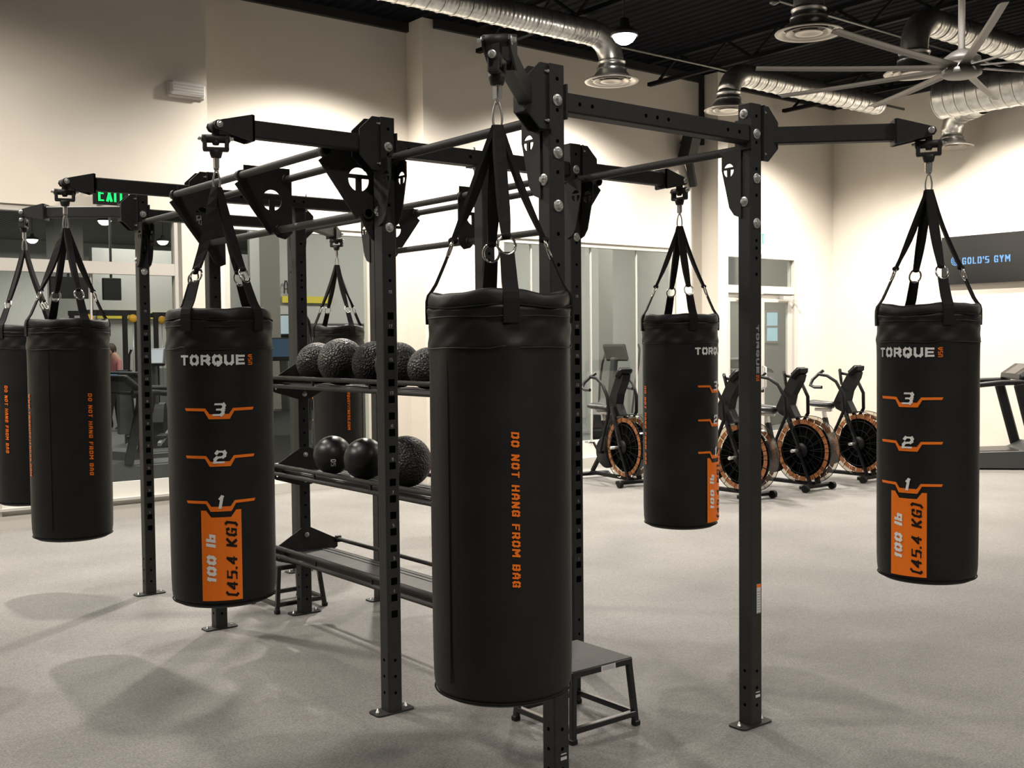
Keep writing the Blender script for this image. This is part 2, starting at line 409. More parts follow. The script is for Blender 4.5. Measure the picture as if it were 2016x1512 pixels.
# back wall, made of three bays around the interior windows
def wall_multi(name, boxes, m=WALLM):
    mb = MB()
    for (x0, x1, y0, y1, z0, z1) in boxes: mb.box(((x0 + x1) / 2, (y0 + y1) / 2, (z0 + z1) / 2), (x1 - x0, y1 - y0, z1 - z0), m)
    return struct(mb, name, fixn=False)
GT = 3.06; KT = .35
Y1 = 10.98
wall_multi('wall_back', [
    (XL, 4.66, Y1, Y1 + T, GT, CZ + .1), (XL, 2.5, Y1, Y1 + T, 0, GT), (4.36, 4.66, Y1, Y1 + T, 0, GT),
    (4.50, 4.66, Y1 + T, YR + T, 0, CZ + .1),
    (4.66, 7.44, YR, YR + T, GT, CZ + .1), (4.66, 5.02, YR, YR + T, 0, GT), (6.88, 7.44, YR, YR + T, 0, GT),
    (7.44, 7.60, YB, YR + T, 0, CZ + .1),
    (7.60, 12.45, YB, YB + T, GT, CZ + .1), (7.60, 8.6, YB, YB + T, 0, GT), (11.86, 12.45, YB, YB + T, 0, GT),
    (12.45, XR, YB, YB + T, GT, CZ + .1), (14.68, XR, YB, YB + T, 0, GT), (12.45, 12.86, YB, YB + T, 0, GT)])
# pier next to the double door
wall_multi('wall_pier', [(12.40, 12.62, 10.78, YB, 0, CZ + .1)])
wallbox('wall_right', XR, XR + T, YF, YB + T, 0, CZ + .1)
wallbox('wall_front', XL, XR + T, YF - T, YF, 0, CZ + .1)
wallbox('wall_left', XL - T, XL, YF, YR, 0, CZ + .1)
# dark line where walls meet the deck
mb = MB()
for (a, b, y) in ((XL, 4.66, Y1), (4.66, 7.44, YR), (7.6, XR, YB)): mb.box(((a + b) / 2, y - .03, CZ - .02), (b - a, .06, .12), BEAMM)
mb.box((XR - .03, 2, CZ - .02), (.06, 18, .12), BEAMM)
mb.box((12.36, YB - .04, 5.08), (.05, .06, .95), BEAMM)
struct(mb, 'trim_1')

def window(name, x0, x1, y, transom=None, mull=(), base=True, side_frames=(True, True)):
    fw = .075; d = .10; root = None
    mb = MB(); zc = y + .07
    cnt = [0]
    def b(xa, xb, za, zb, dd=d, yy=zc):
        cnt[0] += 1; mb.box(((xa + xb) / 2, yy - .004, (za + zb) / 2), (xb - xa - .0012 * cnt[0], dd - .0022 * cnt[0], zb - za), FRAME)
    b(x0, x1, GT - .06, GT); b(x0, x1, 0, .12)
    if base: b(x0, x1, KT - .18, KT - .155, .14)
    if side_frames[0]: b(x0, x0 + fw, .12, GT - .06)
    if side_frames[1]: b(x1 - fw, x1, .12, GT - .06)
    if transom: b(x0, x1, transom - .07, transom + .05)
    for mx in mull: b(mx - .012, mx + .012, .3, (transom or GT) - .06, .04)
    root = mb.build(name, fixn=False); root['kind'] = 'structure'
    mb = MB(); mb.box(((x0 + x1) / 2, zc, (KT + GT) / 2), (x1 - x0 - .02, .008, GT - KT - .02), GLASS); mb.build('pane', root)
    mb = MB(); mb.box(((x0 + x1) / 2, zc + .01, KT / 2 + .05), (x1 - x0 - .02, .03, KT - .1), KNEE); mb.build('kick_panel', root)
    return root
window('window_1', 2.5, 4.36, Y1, 2.50, (3.45,))
window('window_2', 5.02, 6.88, YR, None, (), False, (True, False))
window('window_3', 8.6, 11.86, YB, None, (9.15, 10.21, 11.09), False, (True, True))

# double door with transom
mb = MB(); x0, x1 = 12.865, 14.675; yy = YB + .05
for (a, b, z0, z1, dd) in ((x0, x0 + .09, 0, GT - .001, .14), (x1 - .09, x1, 0, GT - .001, .14), (x0 + .002, x1 - .002, GT - .07, GT - .003, .134), (x0 + .003, x1 - .003, 2.44, 2.56, .128)):
    mb.box(((a + b) / 2, yy, (z0 + z1) / 2), (b - a, dd, z1 - z0), FRAME)
door = struct(mb, 'door_1', fixn=False)
mb = MB(); mb.box(((x0 + x1) / 2, yy, 2.78), (x1 - x0 - .18, .01, .44), GLASS); mb.build('transom_pane', door)
for i, (a, b) in enumerate(((x0 + .09, 13.765), (13.775, x1 - .09))):
    mb = MB()
    for (p, q, z0, z1, dd) in ((a, a + .11, .01, 2.43, .05), (b - .11, b, .01, 2.43, .05), (a + .002, b - .002, .012, .26, .046), (a + .002, b - .002, 2.31, 2.428, .046)):
        mb.box(((p + q) / 2, yy, (z0 + z1) / 2), (q - p, dd, z1 - z0), FRAME)
    leaf = mb.build('door_leaf', door, fixn=False)
    mb = MB(); mb.box(((a + b) / 2, yy, 1.29), (b - a - .2, .01, 2.05), GLASS); mb.build('leaf_pane', leaf)
    mb = MB(); xx = 13.70 if i == 0 else 13.84
    mb.tube([(xx, yy - .03, .95), (xx, yy - .09, .97), (xx, yy - .09, 1.28), (xx, yy - .03, 1.30)], .013, ZINC, 8); mb.build('pull_handle', leaf)
    mb = MB(); hx = 13.35 if i == 0 else 14.35
    mb.box((hx, yy - .1, 2.38), (.26, .07, .06), GREYL); mb.bar((hx + .1, yy - .1, 2.41), (hx + .3, yy - .2, 2.43), .02, .012, GREYL); mb.build('door_closer', leaf)

# rooms beyond the glass
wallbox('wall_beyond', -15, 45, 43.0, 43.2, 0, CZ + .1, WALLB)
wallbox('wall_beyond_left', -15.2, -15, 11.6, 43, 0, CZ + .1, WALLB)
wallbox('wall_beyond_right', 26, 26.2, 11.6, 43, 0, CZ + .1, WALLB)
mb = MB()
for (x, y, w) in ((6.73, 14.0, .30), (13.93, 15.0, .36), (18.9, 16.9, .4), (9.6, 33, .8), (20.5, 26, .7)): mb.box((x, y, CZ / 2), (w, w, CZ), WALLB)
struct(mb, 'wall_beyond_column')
# ------------------------------------------------------------------ rig
A = (2.679, 3.142); BAYA = 1.18; BAYG = 1.956; BW = 1.1425; PH = 2.743; TW = .074
P = {'A': A, 'B': (A[0] + BW, A[1]), 'C': (A[0], A[1] + BAYA), 'D': (A[0] + BW, A[1] + BAYA), 'G': (A[0], A[1] + BAYA + BAYG), 'I': (A[0] + BW, A[1] + BAYA + BAYG),
     'F': (A[0], A[1] + 2 * BAYA + BAYG), 'J': (A[0] + BW, A[1] + 2 * BAYA + BAYG)}
P['E'] = (A[0] + BW / 2, P['C'][1]); P['H'] = (A[0] + BW / 2, P['G'][1])
rig = empty('training_rig', (3.25, 5.3, 0), 0, 'black steel training rig with ten posts, pull-up bars and a ball rack inside', 'gym rig')
RO = Vector((3.25, 5.3, 0))
def R(x, y, z=0): return (x - RO.x, y - RO.y, z)
HW = TW / 2
def sq_profile(h, r=.008, k=3):
    pts = []
    for (sx, sy, a0) in ((1, 1, 0), (-1, 1, pi / 2), (-1, -1, pi), (1, -1, 3 * pi / 2)):
        for i in range(k + 1):
            a = a0 + pi / 2 * i / k; pts.append((sx * (h - r) + r * cos(a), sy * (h - r) + r * sin(a)))
    return pts
def digit_face(mb, s, x, z, h, face, off, m=NUMW):
    q, _ = text_quads(s, h, h * .62, h * .18)
    if face == 'y': put_quads(mb, q, lambda a, b: (x + a, off, z + b), m)
    else: put_quads(mb, q, lambda a, b: (off, x - a, z + b), m)
def bolt(mb, c, n, r=.0225):
    """washer, flange and hex head on a face with outward normal n"""
    n = Vector(n).normalized(); u = n.orthogonal().normalized(); M = frameM(c, u, n.cross(u))
    mb.lathe([(r, 0), (r, .003), (r * .93, .0042), (r * .62, .0045)], ZINC, 20, M)
    mb.lathe([(r * .58, .004), (r * .58, .013), (r * .42, .0165), (.0005, .017)], ZINC, 6, M, False)
def post(key, squares, top=PH):
    px, py = P[key]; mb = MB(); prof = sq_profile(HW)
    n = len(prof); vs = [(px - RO.x + a, py - RO.y + b, z) for z in (.008, top) for a, b in prof]
    mb.add(vs, [(i, (i + 1) % n, n + (i + 1) % n, n + i) for i in range(n)] + [list(range(n, 2 * n)), list(range(n))[::-1]], STEEL)
    x = px - RO.x; y = py - RO.y; e = .0006
    def rnd(z, face):
        c = circ(0, 0, .0075, 12)
        if face == 'y': mb.add([(x + a, y - HW - e, z + b) for a, b in c], [list(range(12))], HOLE)
        else: mb.add([(x - HW - e, y - a, z + b) for a, b in c], [list(range(12))], HOLE)
    for z in (.095, .172, .248): rnd(z, 'y'); rnd(z, 'x')
    z = 2.69
    while z > 1.98:
        if z < top - .02: rnd(z, 'y')
        z -= .1145
    if key in 'EHB': 
        z = 2.15
        while z > .3:
            if key == 'H' and 1.75 > z > .55 or key == 'E' or (key == 'H' and z > 1.7) or (key == 'B' and z > 2.0): rnd(z, 'y')
            z -= .0765
    if squares:
        k = 0; z = 1.841
        while z > .40:
            s = .0165; mb.add([(x + a * s, y - HW - e, z + b * s) for a, b in ((-1, -1), (1, -1), (1, 1), (-1, 1))], [(0, 1, 2, 3)], HOLE)
            z -= .0765
        num = 19; z = 1.952
        for num in range(19, 0, -2):
            zz = 1.952 if num == 19 else 1.795 - (17 - num) / 2 * .153
            if zz > .42: digit_face(mb, str(num), x, zz, .015, 'y', y - HW - e)
    o = mb.build('upright_post', rig, fixn=False)
    mb = MB()
    outl = []
    for (sx, sy, a0) in ((1, 1, 0), (-1, 1, pi / 2), (-1, -1, pi), (1, -1, 3 * pi / 2)):
        for i in range(5): a = a0 + pi / 2 * i / 4; outl.append((sx * .082 + .02 * cos(a), sy * .028 + .02 * sin(a)))
    mb.plate([(a, b) for a, b in outl], [], .008, STEEL, Matrix.Translation((x, y, .004)))
    mb.build('foot_plate', o)
    for sx in (-1, 1):
        mb = MB(); M = Matrix.Translation((x + sx * .076, y - .0, .008))
        mb.lathe([(.010, 0), (.010, .002), (.0075, .003), (.0075, .009), (.004, .010), (.004, .018), (.0005, .019)], ZINC, 10, M); mb.build('anchor_bolt', o)
    return o
posts = {}
for k in 'ABCDEFGHIJ': posts[k] = post(k, k in 'CDF', PH if k not in 'EH' else 2.57)
# extra bolts on the faces of the corner posts
def face_bolts(k, lst):
    x, y = P[k][0] - RO.x, P[k][1] - RO.y
    for f, z in lst:
        mb = MB()
        if f == 'y': bolt(mb, (x, y - HW, z), (0, -1, 0))
        elif f == 'x': bolt(mb, (x - HW, y, z), (-1, 0, 0))
        mb.build('flange_bolt', posts[k])
face_bolts('A', [('y', 2.612), ('y', 2.418), ('y', 2.222), ('x', 2.32)])
face_bolts('B', [('y', 2.612), ('y', 2.42), ('y', 2.225), ('x', 2.32), ('x', 2.70)])
face_bolts('C', [('y', 2.61), ('y', 2.245), ('x', 2.32)])
face_bolts('D', [('y', 2.61), ('y', 2.26)])
face_bolts('F', [('y', 2.61), ('y', 2.22), ('x', 2.3)])
face_bolts('G', [('y', 2.45), ('y', 2.25)])
# logo and stickers on post B
mb = MB(); x, y = P['B'][0] - RO.x, P['B'][1] - RO.y; e = .0009
q, tot = text_quads('TORQUE', .021, .027, .0075, gap=.18)
k = .215 / tot
put_quads(mb, q, lambda a, b: (x + .006 + b, y - HW - e, 1.675 - a * k), mat('grey_logo_print', (.30, .30, .31), .6))
q, tot = text_quads('USA', .021, .007, .002, gap=.3)
put_quads(mb, q, lambda a, b: (x + .006 + b, y - HW - e, 1.548 - a), ORANGE)
mb.build('logo', posts['B'], fixn=False)
mb = MB(); mb.box((x + .012, y - HW - .0006, .57), (.027, .001, .13), STICK)
mb.box((x + .012, y - HW - .0012, .627), (.027, .0004, .014), ORANGE)
for i in range(9): mb.box((x + .012, y - HW - .0012, .60 - i * .0115), (.021, .0004, .003), TXTG)
tag(mb.build('warning_label', posts['B']), 'small white label with an orange band')
for kk in ('A', 'B', 'G'):
    mb = MB(); x2, y2 = P[kk][0] - RO.x, P[kk][1] - RO.y
    mb.box((x2 + .006, y2 - HW - .0006, .135), (.03, .001, .012), STICK); mb.box((x2 + .006, y2 - HW - .0006, .152), (.026, .001, .004), STICK)
    mb.build('sticker', posts[kk])
# cross beams
def beam(y, zc=2.61, holes=True):
    mb = MB(); xa = P['A'][0] + HW - RO.x; xb = P['B'][0] - HW - RO.x; yy = y - RO.y
    mb.bar((xa, yy, zc), (xb, yy, zc), .074, .074, STEEL, bev=.006)
    if holes:
        for fx in (.07, .13, .40, .46, .52, .86, .93):
            c = circ(xa + (xb - xa) * fx, zc, .008, 12); mb.add([(a, yy - HW - .0006, b) for a, b in c], [list(range(12))], HOLE)
    o = mb.build('cross_beam', rig, fixn=False)
    for s in (-1, 1):
        mb = MB(); xe = xa + .004 if s < 0 else xb - .004
        mb.box((xe, yy, zc), (.008, .09, .13), STEEL)
        mb.build('end_flange', o)
    return o
for kk in ('A', 'C', 'G', 'F'): beam(P[kk][1])
for kk in 'EH':   # brackets joining the middle posts to their beams
    mb = MB(); x, y = P[kk][0] - RO.x, P[kk][1] - RO.y
    mb.box((x, y, 2.574), (.15, .1, .008), STEEL, bev=.002)
    for sx in (-1, 1):
        bolt(mb, (x + sx * .058, y, 2.57), (0, 0, -1), .012); mb.tube([(x + sx * .058, y, 2.64), (x + sx * .058, y, 2.665)], .006, ZINC, 8)
    mb.build('beam_clamp', rig)
# T shaped cut-out as three holes
def t_holes(cx, cy, r):
    top = [(cx + r * cos(a), cy + r * sin(a)) for a in [radians(25 + 130 * i / 12) for i in range(13)]]
    rt = [(cx + r * cos(a), cy + r * sin(a)) for a in [radians(5 - 75 * i / 8) for i in range(9)]] + [(cx + r * .28, cy - r * .9), (cx + r * .28, cy + r * .08)]
    lt = [(2 * cx - a, b) for a, b in rt]
    return [top, rt, lt]
# trapezoid bracket carrying the single pull-up bar of the short bays: plane YZ
def short_bracket(key, s):
    x, y = P[key][0] - RO.x, P[key][1] - RO.y; y0 = y + s * HW
    out = [(-.004, -.25), (.035, -.235), (.062, -.20), (.105, -.03), (.105, .035), (.085, .05), (-.004, .05)]
    M = frameM((x - HW - .004, y + s * (HW - .02), 2.50), (0, s, 0), (0, 0, 1))
    mb = MB(); mb.plate(out, t_holes(.066, -.035, .03), .006, STEEL, M)
    M2 = frameM((x + HW + .004, y + s * (HW - .02), 2.50), (0, s, 0), (0, 0, 1)); mb.plate(out, t_holes(.066, -.035, .03), .006, STEEL, M2)
    mb.box((x, y0 + s * .07, 2.545), (TW, .06, .006), STEEL)
    mb.build('bar_bracket', rig)
for k, s in (('A', 1), ('C', -1), ('B', 1), ('D', -1), ('G', 1), ('F', -1), ('I', 1), ('J', -1)): short_bracket(k, s)
def pipe(p0, p1, r=.019, name='pull_up_bar'):
    mb = MB(); a = Vector(R(*p0)); b = Vector(R(*p1)); mb.tube([a, a.lerp(b, .5), b], r, BAR, 16); mb.build(name, rig, fixn=False)
for ka, kb in (('A', 'C'), ('B', 'D'), ('G', 'F'), ('I', 'J')):
    pipe((P[ka][0], P[ka][1] + .06, 2.555), (P[kb][0], P[kb][1] - .06, 2.555))
# triple bar grip system in the long bays
def tri_plate(xp, s, y, extra):
    """triangular hanger in plane XZ; s = outward sign"""
    out = [(.03, .02), (.03, -.25), (-.01, -.285), (-.055, -.275), (-.09, -.24), (-.27, .0), (-.285, .03), (-.27, .055), (-.24, .062), (.01, .05)]
    if extra: out = [(.045, .03), (.045, -.36), (.01, -.375), (-.025, -.35), (-.09, -.24), (-.27, .0), (-.285, .03), (-.27, .055), (-.24, .062), (.02, .06)]
    M = frameM(R(xp, y, 2.555), (-s * -1 if False else -s, 0, 0), (0, 0, 1))
    M = frameM(R(xp, y, 2.555), (-1 * s, 0, 0), (0, 0, 1)) if s > 0 else frameM(R(xp, y, 2.555), (1, 0, 0), (0, 0, 1))
    mb = MB(); mb.plate(out, t_holes(-.085, -.085, .055), .007, STEEL, M)
    # stiffening flange round the rim
    pts = [(-.08, -.25), (-.27, 0)]
    a, b = [M @ Vector((p[0], p[1], 0)) for p in pts]; mb.bar(a, b, .05, .006, STEEL, up=(0, 1, 0))
    a, b = [M @ Vector((p[0], p[1], 0)) for p in ((-.24, .062), (.02, .062))]; mb.bar(a, b, .05, .006, STEEL, up=(0, 1, 0))
    mb.build('grip_hanger', rig)
for kx, s in (('C', -1), ('D', 1)):
    xp = P[kx][0]; yc, yg = P['C'][1] + HW + .05, P['G'][1] - HW - .05
    for y, ex in ((yc, True), ((yc + yg) / 2, False), (yg, True)): tri_plate(xp, s, y, ex)
    for dx, z in ((.258, 2.585), (.0, 2.585), (.045, 2.318)):
        x = xp + s * dx
        pipe((x, yc - .02, z), (x, yg + .02, z))
        for y in (yc, (yc + yg) / 2, yg):
            mb = MB(); mb.tube([R(x, y - .02, z), R(x, y + .02, z)], .027, STEEL, 16); mb.build('grip_collar', rig)
# swing arms for the bags
arms = {'A': (-.655, -.52), 'B': (.62, -.49), 'C': (-.815, 0), 'D': (.825, 0), 'G': (-.85, .0), 'F': (-.66, .40), 'J': (.68, .56)}
AZ = 2.62; PIV = {}
def arm(key):
    px, py = P[key]; d = Vector((arms[key][0], arms[key][1], 0)); L = d.length; u = d.normalized(); w = Vector((-u.y, u.x, 0))
    o0 = Vector(R(px, py, AZ)); diag = abs(u.x * u.y) > .2
    st = .06 if diag else HW + .006
    def pt(a, b, c): return o0 + u * a + w * b + Vector((0, 0, c))
    sx = 1 if u.x > 0 else -1
    root0 = o0 + Vector((sx * (HW + .085), 0, 0)) if diag else pt(st + .01, 0, 0); tip = pt(L, 0, 0)
    u = (tip - root0); u.z = 0; L2 = u.length; u.normalize(); w = Vector((-u.y, u.x, 0)); base_o = root0
    def pt(a, b, c): return base_o + u * a + w * b + Vector((0, 0, c))
    mb = MB(); mb.bar(pt(0, 0, 0), pt(L2 - .12, 0, 0), .055, .074, STEEL, bev=.006)
    ar = mb.build('bag_arm', rig, fixn=False)
    mb = MB()
    cheek = [(HW, .12), (HW + .045, .12), (HW + .112, .058), (HW + .112, -.058), (HW + .045, -.12), (HW, -.12)]
    for b in (-HW + .003, HW - .003): mb.plate([(p[0] * sx, p[1]) for p in cheek], [], .007, STEEL, frameM(o0 + Vector((0, b, 0)), (1, 0, 0), (0, 0, 1)))
    mb.box((o0.x + sx * (HW + .005), o0.y, AZ), (.009, .098, .24), STEEL, None, .001)
    if diag: mb.box((o0.x + sx * (HW + .075), o0.y, AZ - .005), (.075, .064, .118), STEEL, None, .002)
    for z in (.09, -.09): bolt(mb, (o0.x + sx * (HW + .0095), o0.y - .041, AZ + z), (sx, 0, 0), .007)
    mb.build('gusset', ar)
    L = L2; Mx = lambda b: frameM(pt(0, b, 0), u, (0, 0, 1))
    # head: tapering side cheeks and pivot pin
    mb = MB(); head = [(L - .16, .052), (L - .15, .056), (L - .02, .022), (L + .012, .012), (L + .018, -.004), (L + .008, -.02), (L - .012, -.026), (L - .15, -.056), (L - .16, -.05)]
    for b in (-.040, .040): mb.plate(head, [], .006, STEEL, Mx(b))
    mb.box((0, 0, 0), (.01, .086, .108), STEEL, frameM(pt(L - .155, 0, 0), u, w))
    mb.tube([pt(L - .005, -.04, 0), pt(L - .005, .04, 0)], .019, STEEL, 16)
    mb.build('arm_head', ar)
    mb = MB()
    for s in (-1, 1): bolt(mb, pt(L - .005, s * .043, 0), w * s, .0145)
    mb.build('pivot_pin', ar)
    q_ = pt(L - .005, 0, 0) + RO; PIV[key] = (q_.x, q_.y)
for k in arms: arm(k)
# ball rack between the two middle posts
def shelf(zc, inclined=False):
    xa, xb = 3.03, 3.465; y0, y1 = P['E'][1] + .045, P['H'][1] - .045; xc = P['H'][0]
    mb = MB()
    # tray
    mb.box((xc - RO.x, (y0 + y1) / 2 - RO.y, zc - .047), (.30, y1 - y0, .004), TRAY)
    for kx in (-.115, -.075, .075, .115): mb.box((xc + kx - RO.x, (y0 + y1) / 2 - RO.y, zc - .0445), (.012, y1 - y0 - .01, .006), TRAY, None, .002)
    for xx in (xc - .15, xc + .15):
        mb.box((xx - RO.x, (y0 + y1) / 2 - RO.y, zc - .055), (.004, y1 - y0, .022), STEEL)
    mb.bar(R(xc - .155, y0, zc - .035), R(xc - .155, y1, zc - .035), .02, .006, STEEL)
    sh = mb.build('storage_shelf', rig, fixn=False)
    for xx, zz in ((xa, zc), (xa + .005, zc - .052), (xb, zc)):
        mb = MB(); mb.tube([R(xx, y0, zz), R(xx, y1, zz)], .0125, BAR, 12); mb.build('guard_rail', sh, fixn=False)
    for f in (.28, .62):
        mb = MB(); yy = y1 - (y1 - y0) * f; mb.bar(R(xa + .003, yy, zc), R(xa + .005, yy, zc - .052), .012, .012, STEEL); mb.build('rail_spacer', sh)
    for yy in (y0, y1):
        out = [(-.22, .012), (-.20, .02), (-.035, .115), (.03, .115), (.19, .035), (.22, .025), (.22, -.03), (.19, -.045), (.04, -.12), (-.05, -.12), (-.20, -.075), (-.22, -.065)]
        mb = MB(); mb.plate(out, [circ(-.195, -.05, .007, 10)], .006, STEEL, frameM(R(xc, yy, zc - .02), (1, 0, 0), (0, 0, 1)))
        mb.box((xb - RO.x + .005, yy - RO.y - (.012 if yy == y1 else -.012), zc), (.03, .03, .04), STEEL)
        for z in (.07, -.09): bolt(mb, R(xc, yy - .003, zc - .02 + z), (0, -1, 0), .016)
        mb.build('shelf_bracket', sh)
for z in (1.512, .968, .458): shelf(z)

# ------------------------------------------------------------------ punching bags
RB = .2135
def make_bag(name, key, face_deg, strap_deg, label, prints=('logo', 'warn', 'www'), group='heavy bags hung around the rig'):
    bx, by = PIV[key]; root = empty(name, (bx, by, 0), 0, label, 'punching bag', group)
    # camera direction from the bag so angles read like the photograph
    base = atan2(-by, -bx); f0 = base + radians(face_deg); s0 = base + pi / 2 + radians(strap_deg)
    zt = 1.868
    prof = [(.0, .655), (.15, .652), (.185, .656), (.204, .672), (.211, .70), (.2125, .80), (RB, 1.2), (.2135, 1.60), (.2135, 1.700), (.2160, 1.703), (.2165, 1.712), (.2150, 1.725), (.214, 1.745), (.2150, 1.765), (.2135, 1.775),
            (.2155, 1.783), (.2150, 1.800), (.2175, 1.806), (.2185, 1.812), (.2165, 1.8165), (.2125, 1.820), (.2165, 1.8245), (.2160, 1.840), (.2110, 1.858), (.2020, 1.866), (.185, 1.862), (.10, 1.845), (.0, 1.840)]
    seg = 96; vs = []
    rr = random.Random(hash(key) % 1000 if False else ord(key))
    ph = [rr.random() * 6.28 for _ in range(6)]
    for i, (r, z) in enumerate(prof):
        for k in range(seg):
            a = 2 * pi * k / seg; t = max(0, (z - 1.70) / .165) if z > 1.70 else 0
            tq = cos(4 * (a - s0)) if True else 0
            dz = t * t * (.0052 * tq + .003 * sin(3 * a + ph[0]) + .0015 * sin(11 * a + ph[4]))
            wr = 0
            if 1.68 < z < 1.83: wr = .0022 * sin(7 * a + ph[1] + z * 60) + .0016 * sin(13 * a + ph[2] - z * 90)
            elif r > .15 and z > .7: wr = .0006 * sin(5 * a + ph[3] + z * 9)
            dr = -.002 * (1 if z > 1.7 else 0) * (1 - tq) * .6
            q = r + (wr + dr if r > .1 else 0)
            vs.append((q * cos(a), q * sin(a), z + dz))
    mb = MB(); n = len(prof)
    mb.add(vs, [(i * seg + k, i * seg + (k + 1) % seg, (i + 1) * seg + (k + 1) % seg, (i + 1) * seg + k) for i in range(n - 1) for k in range(seg)], VINYL, True)
    body = mb.build('bag_body', root)
    body.modifiers.new('sub', 'SUBSURF').levels = 1; body.modifiers['sub'].render_levels = 1
    # zip line under the lid, side seam, bottom welt
    mb = MB()
    mb.tube([((RB + .0012) * cos(2 * pi * k / 64), (RB + .0012) * sin(2 * pi * k / 64), 1.8195 + .005 * cos(4 * (2 * pi * k / 64 - s0))) for k in range(64)], .0035, SEAM, 6, close=True)
    mb.tube([(.2065 * cos(2 * pi * k / 64), .2065 * sin(2 * pi * k / 64), .674) for k in range(64)], .003, SEAM, 6, close=True)
    sa = f0 + radians(176)
    mb.tube([((RB + .0008) * cos(sa), (RB + .0008) * sin(sa), z) for z in (.72, 1.0, 1.3, 1.69)], .0018, SEAM, 6)
    mb.build('zip_and_seams', root, fixn=False)
    mb = MB()
    for zr, am in ((1.700, .007), (1.790, .003)):
        mb.tube([((RB + .0022) * cos(2 * pi * k / 96), (RB + .0022) * sin(2 * pi * k / 96), zr + am * max(0, cos(4 * (2 * pi * k / 96 - s0))) ** 6 + .0015 * sin(2 * pi * k / 96 * 5 + ph[5])) for k in range(96)], .0021, VINYL, 6, close=True)
    mb.build('piping', root, fixn=False)
    def cyl(ang0, off=.0036):
        def fn(x, z):
            a = ang0 + x / RB; r = RB + off; return (r * cos(a), r * sin(a), z)
        return fn
    def grid(mb, ang0, x0, x1, z0, z1, m, off):
        fn = cyl(ang0, off); k = max(2, int((x1 - x0) / .01))
        for i in range(k):
            a = x0 + (x1 - x0) * i / k; b = x0 + (x1 - x0) * (i + 1) / k; mb.add([fn(a, z0), fn(b, z0), fn(b, z1), fn(a, z1)], [(0, 1, 2, 3)], m, True)
    if 'logo' in prints:
        ca = f0
        mb = MB(); fn = cyl(ca)
        q, tot = text_quads('TORQUE', .043, .048, .0128, gap=.2); k = .262 / tot
        put_quads(mb, q, lambda a, b: fn(a * k - .026, 1.657 + b), WHITEP)
        q, tot = text_quads('USA', .02, .012, .0035, gap=.25)
        put_quads(mb, q, lambda a, b: fn(.128 - b, 1.657 + a), ORANGE)
        mb.build('brand_print', root, fixn=False)
        for d, z in (('3', 1.466), ('2', 1.277), ('1', 1.097)):
            mb = MB()
            up = [(-.141, 0), (-.10, 0), (-.053, -.001), (-.037, -.024), (-.018, -.024), (0, -.024), (.018, -.024), (.037, -.024), (.053, -.001), (.10, 0), (.141, 0)]
            dn = [(-.136, -.011), (-.10, -.0115), (-.058, -.0125), (-.040, -.044), (-.018, -.044), (0, -.044), (.018, -.044), (.040, -.044), (.058, -.0125), (.10, -.0115), (.136, -.011)]
            for i in range(10): mb.add([fn(up[i][0], z + up[i][1]), fn(dn[i][0], z + dn[i][1]), fn(dn[i + 1][0], z + dn[i + 1][1]), fn(up[i + 1][0], z + up[i + 1][1])], [(0, 1, 2, 3)], ORANGE)
            mk = mb.build('target_mark', root, fixn=False)
            mb = MB(); f2 = cyl(ca, .0055); q, tot = text_quads(d, .054, .044, .0115, shear=.18)
            put_quads(mb, q, lambda a, b: f2(a, z - .006 + b), WHITEP); mb.build('numeral', mk, fixn=False)
        mb = MB(); hw = .078
        xs = [-hw, -.058, -.038, -.019, 0, .019, .038, .058, hw]; tops = [1.058, 1.058, 1.030, 1.030, 1.030, 1.030, 1.030, 1.058, 1.058]
        for i in range(8): mb.add([fn(xs[i], .695), fn(xs[i + 1], .695), fn(xs[i + 1], tops[i + 1]), fn(xs[i], tops[i])], [(0, 1, 2, 3)], ORANGE)
        pt = mb.build('weight_label', root, fixn=False)
        mb = MB(); f2 = cyl(ca, .0055)
        q, tot = text_quads('100 lb', .036, .030, .0105, gap=.22, shear=.15); k = .19 / tot
        put_quads(mb, q, lambda a, b: f2(-.040 - b, .868 + a * k), WHITEP); mb.build('pound_text', pt, fixn=False); mb = MB()
        q, tot = text_quads('(45.4 KG)', .042, .026, .0075, gap=.3, shear=.15); k = .30 / tot
        put_quads(mb, q, lambda a, b: f2(.038 - b, .862 + a * k), BLACKP)
        mb.build('kilogram_text', pt, fixn=False)
    for nm, txt, ang in (('warn', 'DO NOT HANG FROM BAG', -128), ('www', 'WWW.TORQUEFITNESS.COM', 134)):
        if nm in prints:
            mb = MB(); fn = cyl(f0 + radians(ang)); q, tot = text_quads(txt, .024, .020, .0062, gap=.3, shear=.12); k = .445 / tot
            put_quads(mb, q, lambda a, b: fn(b, 1.238 - a * k), ORANGE)
            mb.build('warning_print' if nm == 'warn' else 'address_print', root, fixn=False)
    # webbing, rings, hook
    for j in range(4):
        a = s0 + j * pi / 2 + (radians(6) if j % 2 else radians(-4)); ra = Vector((cos(a), sin(a), 0)); ta = Vector((-sin(a), cos(a), 0))
        def ribbon(mb, pts, ws, th=.004, tw=0):
            n = len(pts); vs = []
            for i, (p, w) in enumerate(zip(pts, ws)):
                d = (pts[min(i + 1, n - 1)] - pts[max(i - 1, 0)]).normalized(); t = Matrix.Rotation(tw * sin(pi * i / (n - 1)), 3, d) @ ta; nn = d.cross(t).normalized() * th / 2
                vs += [p - t * w / 2 - nn, p + t * w / 2 - nn, p + t * w / 2 + nn, p - t * w / 2 + nn]
            fs = [(i * 4 + k, i * 4 + (k + 1) % 4, (i + 1) * 4 + (k + 1) % 4, (i + 1) * 4 + k) for i in range(n - 1) for k in range(4)] + [(0, 1, 2, 3), (4 * n - 4, 4 * n - 3, 4 * n - 2, 4 * n - 1)]
            mb.add(vs, fs, WEB)
